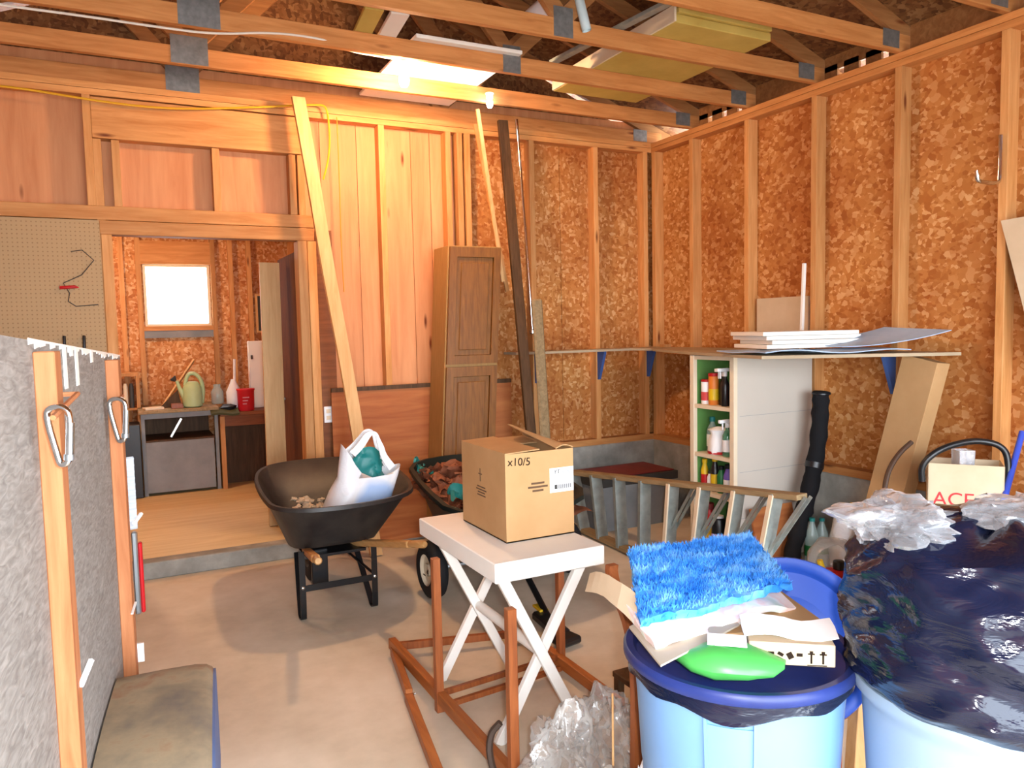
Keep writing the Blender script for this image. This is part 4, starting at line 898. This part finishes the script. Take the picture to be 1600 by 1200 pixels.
# blue lid behind, second bin with trash bag
Rl = Matrix.Rotation(RD(-40), 3, 'Z') @ Matrix.Rotation(RD(68), 3, 'X')
tag(MB().lathe([(.02, .0), (.22, .0), (.235, .012), (.245, .02), (.272, .02), (.276, .01), (.276, -.02), (.268, -.02), (.266, .005), (.245, .006), (.02, -.008)], (1.93, 1.80, .505), 56, Rl).build('round_cover', royal, smooth=True), 'royal blue round cover leaning upright behind the light blue can', 'lid')
C2 = (1.77, 1.03)
b2 = thing('trash_can', 'grey blue trash can stuffed with a black trash bag', 'trash can', (*C2, 0))
MB().lathe([(.2, 0), (.24, 0), (.245, .02), (.285, .66), (.29, .68), (.308, .70), (.312, .715), (.31, .73), (.30, .73), (.285, .70), (.25, .05), (.05, .03)], (*C2, 0), 64).build('body', gblue, b2, True)
def bagr():
    rings = []; rows = 70; n = 120
    prof = [(.0, .285), (.06, .288), (.15, .305), (.3, .308), (.5, .312), (.7, .305), (.82, .29), (.90, .27), (.95, .2), (1.0, .05)]
    for j in range(rows + 1):
        t = j / rows
        for (a, ra), (b, rb) in zip(prof[:-1], prof[1:]):
            if a <= t <= b: r = ra + (rb - ra) * (t - a) / (b - a)
        rr = []
        for k in range(n):
            an = 2 * pi * k / n; c, s_ = cos(an), sin(an); z = .69 + .43 * t
            q = V3((c * 1.5, s_ * 1.5, z * 7 + 1.6 * c)); f = 1 - abs(noise.noise(q)) * 2; f2 = 1 - abs(noise.noise(q * 2.3 + V3((5, 1, 2)))) * 2
            f3 = 1 - abs(noise.noise(V3((c * 2.5, s_ * 2.5, z * 19 + 3 * s_)))) * 2; r2 = r + (.022 * f + .012 * f2 + .007 * f3) * (min(1, t * 8) * .9 + .05) + .02 * noise.noise((c * 1.2, s_ * 1.2, z * 3))
            rr.append(V3((C2[0] + r2 * c, C2[1] + r2 * s_, z + .03 * noise.noise((c * 2, s_ * 2, 9)) * t)))
        rings.append(rr)
    return rings
tag(MB().loft(bagr(), False, True).build('trash_bag', tbag, smooth=True), 'glossy black trash bag bulging out of the grey blue can', 'trash bag')
def blob(c, r, h, seed, n=64, rows=30, amp=.35, rx=1.0, flat=True):
    rings = []
    for j in range(rows + 1):
        t = j / rows; a = pi * (.02 + .96 * t); rr = []
        for k in range(n):
            an = 2 * pi * k / n; d_ = V3((sin(a) * cos(an), sin(a) * sin(an), -cos(a)))
            f = noise.noise(d_ * 1.3 + V3((seed, 0, 0))) * 1.6; f2 = 1 - 2.4 * abs(noise.noise(d_ * 2.1 + V3((0, seed, 0)))); f3 = 1 - 2 * abs(noise.noise(d_ * 4.2 + V3((0, 0, seed))))
            q = 1 - amp * .5 + amp * (.5 * f + .4 * f2 + .16 * f3)
            z = h * .5 + d_.z * h * .5 * q
            rr.append(V3((c[0] + d_.x * r * rx * q, c[1] + d_.y * r * q, c[2] + (max(z, .003) if flat else z))))
        rings.append(rr)
    return MB().loft(rings)
for k, (c, r, h, lbl) in enumerate((((1.60, 1.15, 1.035), .15, .125, 'crumpled clear plastic on the left top of the black trash bag'), ((1.85, .97, 1.075), .16, .095, 'crumpled clear plastic on the right top of the black trash bag'))):
    tag(blob(c, r, h, 3 + 4 * k, amp=.55).build('plastic_film', cbag2, smooth=True), lbl, 'plastic')

# ================================================================== CHAIR AND RUBBISH BEHIND / BELOW
chr_ = thing('wooden_bench', 'low reddish wooden bench with curved end post behind the light blue can', 'bench', (1.65, 1.95, 0))
pth = chaikin([(1.35, 1.87, 0), (1.35, 1.86, .30), (1.345, 1.85, .52), (1.33, 1.86, .66), (1.295, 1.88, .76), (1.29, 1.90, .82), (1.30, 1.91, .84)], 2, False)
rg = [[p + V3((-.016, -.012, 0)), p + V3((.016, -.012, 0)), p + V3((.016, .012, 0)), p + V3((-.016, .012, 0))] for p in pth]
MB().loft(rg).build('end_post', red_w, chr_)
MB().box(1.35, 2.17, 1.86, 1.88, .05, .09).build('floor_rail', red_w, chr_); MB().box(1.62, 2.17, 1.73, 2.10, .215, .24).build('seat', red_w, chr_, bev=.004)
for x in (1.66, 2.12):
    for y in (1.77, 2.05): MB().box(x - .018, x + .018, y - .018, y + .018, 0, .215).build('leg', red_w, chr_, bev=.003)
st = thing('foot_stool', 'small dark wooden stool left of the chair', 'stool', (1.83, 2.50, 0))
MB().box(1.73, 2.05, 2.36, 2.55, .125, .15).build('top', dark_w, st, bev=.003)
for x in (1.735, 2.015):
    for y in (2.365, 2.515): MB().box(x, x + .03, y, y + .03, 0, .125).build('leg', dark_w, st)
wd = thing('scrap_lumber', 'pale lumber offcut propped between the two trash cans', 'lumber', (2.0, 1.55, 0))
MB().bar((2.02, 1.60, .02), (2.12, 1.655, .40), .04, .09, (1, 0, 0)).build('offcut', pale, wd, bev=.002)
tag(blob((1.90, 1.55, 0), .11, .2, 2, 40, 20).build('paper_bag', card_l, smooth=True), 'crumpled tan paper bag on the floor between the cans', 'bag')
for k, (c, r, h) in enumerate((((1.185, 2.03, .0), .13, .36), ((1.37, 2.06, .0), .15, .37), ((1.15, 1.79, 0), .12, .30))):
    tag(blob(c, r, h, 11 + 3 * k, amp=.6).build('plastic_bag', cbag, smooth=True), 'crumpled clear plastic bag in front of the white table, ' + ('left', 'right', 'lowest')[k] + ' one', 'bag')
tag(blob((1.235, 1.655, 0), .085, .36, 7, amp=.5).build('white_bag', wbag, smooth=True), 'crumpled white bag beside the clear plastic', 'bag')
tag(MB().tube([(1.22, 1.80, .24), (1.31, 1.93, .42)], .0035, 6).build('straw', pale, smooth=True), 'thin pale stick poking up from the clear plastic', 'stick')
tag(MB().tube(chaikin([(1.06, 2.24, .02), (1.03, 2.26, .12), (1.04, 2.27, .2), (1.07, 2.25, .24)], 2, False), .012, 6).build('dark_band', plain('brown_flash_shadow', '#3a2a20', .7)), 'flash shadow shaped as a short dark brown strip beside the clear plastic', 'dark_band')  # dark strip modelled in place of the flash shadow beside the bag

# ================================================================== UTILITY TRAILER ON THE LEFT
tr = thing('utility_trailer', 'utility trailer with weathered grey plywood side and rusty fender', 'trailer', (-.5, 1.6, 0))
T0 = V3((-.01, 2.80, 0)); td = V3((sin(RD(6)), cos(RD(6)), 0)); tn = V3((cos(RD(6)), -sin(RD(6)), 0))
def tp(t, n, z): return T0 + td * t + tn * n + V3((0, 0, z))
def ztop(t): return 1.507 - .0476 * t
def tq(t0, t1, n0, n1, z0, z1, za=None, zb=None):
    za = z1 if za is None else za; zb = z1 if zb is None else zb
    return MB().loft([[tp(t0, n0, z0), tp(t1, n0, z0), tp(t1, n1, z0), tp(t0, n1, z0)], [tp(t0, n0, za), tp(t1, n0, zb), tp(t1, n1, zb), tp(t0, n1, za)]])
tq(-2.4, 0, -.02, 0, .52, 1.5, ztop(-2.4), ztop(0)).build('side_panel', trailer_ply, tr)
tq(-2.4, 0, -1.08, -1.06, .52, 1.5).build('side_panel', trailer_ply, tr); tq(-2.4, 0, -1.1, 0, .47, .52).build('bed', ply_low, tr); tq(-2.4, 0, -.06, -.0, .39, .47).build('chassis_rail', dgrey, tr); tq(-2.4, 0, -1.08, -1.02, .39, .47).build('chassis_rail', dgrey, tr)
tq(-.02, 0, -1.06, -.02, .52, 1.5).build('tail_gate', trailer_ply, tr)
for y0, zb in ((1.555, .45), (2.435, .56)):
    t = (y0 - 2.80) / .9945
    sk = tq(t, t + .055, 0, .034, zb, ztop(t) - .02).build('stake', stake_w, tr, bev=.002)
    pz = 1.452 if y0 < 2 else 1.40
    MB().tube([tp(t - .11, .045, pz - .012), tp(t + .10, .05, pz + .012), tp(t + .10, .0, pz + .012)] if y0 < 2 else [tp(t - .09, .036, pz - .006), tp(t + .03, .037, pz), tp(t + .03, .03, pz)], .005, 6).build('peg', stake_w, sk)
def carab(c, L, label):
    t_ = thing('carabiner', label, 'carabiner', c + V3((0, 0, -L)))
    ex = V3((.92, -.38, 0)); w_ = L * .42
    loop = chaikin([c + ex * (-w_ * .5) + V3((0, 0, -.12 * L)), c + ex * (-w_ * .32) + V3((0, 0, .03 * L)), c + ex * (w_ * .3) + V3((0, 0, .03 * L)), c + ex * (w_ * .5) + V3((0, 0, -.14 * L)), c + ex * (w_ * .36) + V3((0, 0, -.9 * L)), c + ex * (w_ * .2) + V3((0, 0, -L)), c + ex * (-w_ * .02) + V3((0, 0, -L)), c + ex * (-w_ * .1) + V3((0, 0, -.88 * L))], 2)
    MB().tube(loop, L * .055, 10, True).build('body', chrome, t_, True)
    MB().tube([c + ex * (w_ * .475) + V3((0, 0, -.25 * L)), c + ex * (w_ * .37) + V3((0, 0, -.82 * L))], L * .075, 10).build('gate', chrome, t_, True)
    MB().tube([c + ex * (w_ * .36) + V3((0, 0, -.82 * L)), c + ex * (w_ * .34) + V3((0, 0, -.92 * L))], L * .09, 10).build('gate_nose', steel, t_, True)
carab(tp(-1.33, .047, 1.452), .094, 'large steel carabiner on the nearer trailer stake'); carab(tp(-.455, .036, 1.397), .113, 'steel carabiner on the farther trailer stake')
random.seed(9)
m = MB(); ts = [-1.28 + i * .045 for i in range(29)]
for a, b in zip(ts[:-1], ts[1:]):
    h = random.uniform(.004, .016) if random.random() < .6 else .002
    m.loft([[tp(a, .0005, ztop(a) - h), tp(b, .0005, ztop(b) - h * .6), tp(b, .002, ztop(b) - h * .6), tp(a, .002, ztop(a) - h)], [tp(a, .0005, ztop(a) + .003), tp(b, .0005, ztop(b) + .003), tp(b, .002, ztop(b) + .003), tp(a, .002, ztop(a) + .003)]])
m.build('paint_edge', white_p, tr)
for t, L in ((-.98, .09), (-.84, .085), (-.90, .02), (-.62, .03)): tq(t, t + .03, .0005, .003, ztop(t) - L, ztop(t)).build('paint_drip', white_p, tr)
# fender over the wheel
def fsec(off): 
    pr = []
    for k in range(13):
        a = pi * k / 12; pr.append((-.68 + .42 * cos(pi - a) if True else 0, .27 + .38 * min(1, 1.25 * sin(a)) + off))
    return pr
pa = [(-1.22, .38), (-1.20, .50), (-1.12, .60), (-1.0, .645), (-.8, .66), (-.65, .66), (-.56, .66), (-.50, .645), (-.475, .58), (-.465, .48), (-.46, .40)]
pa = [(p.x, p.y) for p in chaikin([(a, b, 0) for a, b in pa], 2, False)]
m = MB(); m.loft([[tp(a, n, z - dz) for a, z in pa] + [tp(a, n, z - .012 - dz) for a, z in pa[::-1]] for n, dz in ((.005, .004), (.12, 0), (.20, 0), (.228, .004), (.243, .014), (.25, .03))], True, True)
m.build('fender', fender_m, tr, True)
m = MB(); rg = []
m.loft([[tp(a, n, z - .02) for a, z in pa] + [tp(a, n, .34) for a, z in pa[::-1]] for n in (.243, .252)]).build('fender_skirt', fender_b, tr)
wheel(tr, tuple(tp(-.82, .125, .27)), .27, .16, steel, 'wheel', 36)
wheel(tr, tuple(tp(-.82, -1.2, .27)), .27, .16, steel, 'wheel', 36)
MB().tube([tp(-.82, .2, .27), tp(-.82, -1.25, .27)], .022, 8).build('axle', steel, tr)
MB().sheet(lambda u, v: tuple(tp(.004 + .012 * u, -.004 + .024 * u, 1.17 - .24 * v + 0) + td * .004 * sin(v * 70)), 3, 60, .006).build('ribbed_strip', plain('grey_ribbed_plastic', '#b9bfc6', .4), tr, True)
tq(.0, .025, .001, .018, .64, .92).build('corner_bar', steel, tr, bev=.004); tq(.012, .035, .018, .03, .64, .88).build('tail_light', red_pl, tr, bev=.004)
tq(-.30, -.29, .001, .05, .595, .65).build('white_tie', paper, tr); tq(-.47, -.37, .0402, .046, .80, .803).build('cable_tie', paper, tr)
MB().tube([tp(-1.22, .036, .93), tp(-1.16, .045, .95)], .006, 6).build('cable_tie', paper, tr); MB().tube([tp(-.31, .045, 1.02), tp(-.26, .06, 1.035)], .006, 6).build('cable_tie', paper, tr)

# ================================================================== WORKROOM FURNITURE
bulb('light_bulb', 'unseen bulb added on the workroom ceiling to brighten the room', (-.3, 6.9, 2.49), '#ffdcb4', 55, 30)  # added fill lamp for the workroom, hidden above the door head
wk = thing('workbench', 'cluttered grey workbench under the workroom window', 'workbench', (.45, 7.9, .108))
MB().box(.09, .775, 7.62, 8.28, .865, .895).build('top', lad_w, wk, bev=.003); [MB().box(a, a + .03, 7.66, 7.70, .108, .865).build('leg', grey, wk) for a in (.11, .735)]
MB().box(.14, .73, 8.2, 8.24, .108, .865).build('back_board', dark_w, wk); MB().box(.14, .73, 7.66, 7.68, .815, .865).build('apron', grey, wk)
MB().box(.14, .73, 7.66, 8.2, .60, .615).build('lower_shelf', dark_w, wk); MB().box(.14, .72, 7.645, 7.66, .135, .60).build('grey_front', grey, wk)
MB().obox((.40, 7.67, .72), (.018, .01, .19), Matrix.Rotation(RD(30), 3, 'Y')).build('metal_strap', chrome, wk)
dk = thing('desk', 'brown wooden desk beside the grey workbench', 'desk', (1.05, 7.9, .108))
MB().box(.78, 1.40, 7.60, 8.26, .80, .835).build('top', desk_w, dk, bev=.003); MB().box(.78, .82, 7.62, 8.22, .108, .80).build('side', stud_w, dk); MB().box(1.35, 1.39, 7.62, 8.22, .108, .80).build('side', desk_w, dk)
MB().box(.82, 1.35, 7.64, 7.66, .70, .80).build('apron', desk_w, dk); MB().box(.82, 1.35, 7.9, 7.92, .108, .70).build('back_panel', dark_w, dk)
tag(MB().box(.0, 1.4, 6.35, 7.62, .1085, .111).build('floor_panel', brown_floor), 'brown painted floor panel in front of the workbench', 'panel') if False else None
wc = thing('watering_can', 'pale green watering can on the workbench', 'watering can', (.55, 7.75, .895))
MB().lathe([(.07, 0), (.085, .01), (.09, .1), (.08, .19), (.05, .235), (.03, .24)], (.56, 7.75, .897), 20).build('body', wcan_g, wc, True)
MB().tube(chaikin([(.64, 7.75, .93), (.66, 7.75, 1.05), (.64, 7.75, 1.16), (.58, 7.75, 1.22), (.52, 7.75, 1.20), (.50, 7.75, 1.10)], 2, False), .018, 10).build('handle', wcan_g, wc, True)
MB().tube([(.50, 7.75, .97), (.45, 7.74, 1.08), (.43, 7.74, 1.15)], [.03, .018, .014], 10).build('spout', wcan_g, wc, True); MB().lathe([(.012, 0), (.03, .03), (.03, .04)], (.42, 7.74, 1.15), 12, Matrix.Rotation(RD(-40), 3, 'Y')).build('rose', dgrey, wc, True)
jg = thing('jug', 'white plastic jug on the desk', 'jug', (.96, 7.75, .835))
MB().lathe([(.06, 0), (.07, .01), (.07, .18), (.03, .27), (.022, .30)], (.935, 7.80, .836), 18).build('body', white_pl, jg, True); MB().tube([(.945, 7.80, 1.10), (.955, 7.80, 1.33)], .012, 8).build('dip_tube', white_pl, jg)
rt = thing('red_tub', 'red plastic tub at the front of the desk', 'tub', (1.03, 7.68, .835))
MB().lathe([(.07, 0), (.075, .01), (.08, .19), (.085, .195), (.085, .21), (.02, .212)], (1.03, 7.70, .836), 24).build('body', red_tub, rt, True)
m = MB()
for k in range(3): m.box(.99, 1.05 - .012 * k, 7.6195, 7.621, .96 - .03 * k, .972 - .03 * k)
m.build('faded_print', pink, rt)
tag(MB().lathe([(.04, -.03), (.07, -.02), (.075, .02), (.04, .04)], (.86, 7.70, .866), 18).jitter(.02, 20, 2).build('cable_coil', black_pl, smooth=True), 'coil of black cable on the workbench', 'coil')
tag(MB().sheet(lambda u, v: (.70 + .25 * u, 7.56 + .12 * v, .865 - .06 * v * 0 + .01 * sin(u * 6) - .04 * (1 - v)), 8, 4, .02).build('folded_cloth', olive, smooth=True), 'folded olive cloth over the front edge of the workbench', 'cloth')
tag(MB().lathe([(.05, 0), (.06, .01), (.06, .12), (.035, .16), (.035, .19)], (.80, 7.95, .896), 18).build('glass_jar', glass_w, smooth=True), 'glass jar at the back of the workbench', 'jar')
tag(MB().prism([(.27, 7.80, .896), (.47, 7.84, .896), (.44, 7.84, 1.06)], (0, .02, 0)).build('wood_offcut', dark_w), 'dark triangular offcut leaning on the workbench', 'offcut')
tag(MB().bar((.30, 7.88, .90), (.62, 8.2, 1.32), .05, .015, (1, 0, 0)).build('wood_stick', pale), 'pale wooden stick leaning behind the watering can', 'stick')
tag(MB().obox((.42, 7.72, .918), (.10, .08, .045)).build('wood_block', red_w, bev=.003), 'small brown block beside the watering can', 'block')
tag(MB().obox((.22, 7.74, .906), (.16, .12, .02), rz3(.2)).build('book', cream, bev=.002), 'pale flat box on the left end of the workbench', 'box')
tw = thing('white_cover', 'tall white enamel panel standing at the right of the desk', 'panel', (1.14, 7.95, .835))
MB().box(1.10, 1.24, 7.90, 7.96, .836, 1.50).build('panel', white_p, tw, bev=.006); MB().tube([(1.13, 7.895, 1.36), (1.13, 7.895, 1.32)], .01, 8).build('latch', dgrey, tw)
fm = thing('picture_frame', 'narrow framed mirror on the workroom wall', 'frame', (1.26, 8.25, 1.6))
MB().box(1.245, 1.38, 8.262, 8.295, 1.58, 1.98).build('frame', pale, fm); MB().box(1.265, 1.36, 8.258, 8.263, 1.60, 1.96).build('mirror', dgrey, fm)
tag(MB().bar((.99, 5.93, .112), (1.01, 5.97, 2.10), .145, .03, (0, 1, 0)).build('plank', wood('tan_board', '#cfa878', '#bb9260', 'z', .6, 1, False, .02), bev=.002), 'wide tan board standing inside the doorway', 'plank')
dr = thing('door_1', 'brown workroom door standing open against the wall', 'door', (1.16, 5.9, .11)); dr['kind'] = 'structure'
MB().box(1.13, 1.165, 5.52, 6.3, .112, 2.15).build('leaf', wood('brown_door_wood', '#6a4228', '#55321c', 'z', .9, 1.2, False, .02, .1), dr, bev=.003)
MB().lathe([(.012, 0), (.012, .03), (.026, .035), (.026, .06), (.01, .07)], (1.13, 6.22, 1.05), 14, Matrix.Rotation(RD(-90), 3, 'Y')).build('knob', steel, dr, True)
ls = thing('wall_rack', 'small wooden rack with jars left of the workbench', 'rack', (-.06, 8.1, .9))
MB().box(-.30, .12, 7.95, 8.28, 1.20, 1.23).box(-.30, .12, 7.95, 8.28, .88, .90).box(.09, .12, 7.95, 8.28, .108, 1.20).box(-.30, -.27, 7.95, 8.28, .108, 1.20).build('carcass', stud_w, ls)
for k, x in enumerate((-.05, .0, .05)): MB().lathe([(.02, 0), (.02, .2), (.012, .23)], (x, 8.0, .901), 12).build('bottle', (maroon, cream, dgrey)[k], ls, True)
tag(MB().box(-.10, .10, 7.60, 7.9, .11, .78).build('dark_crate', black_pl, bev=.006), 'tall dark crate left of the grey workbench', 'crate')
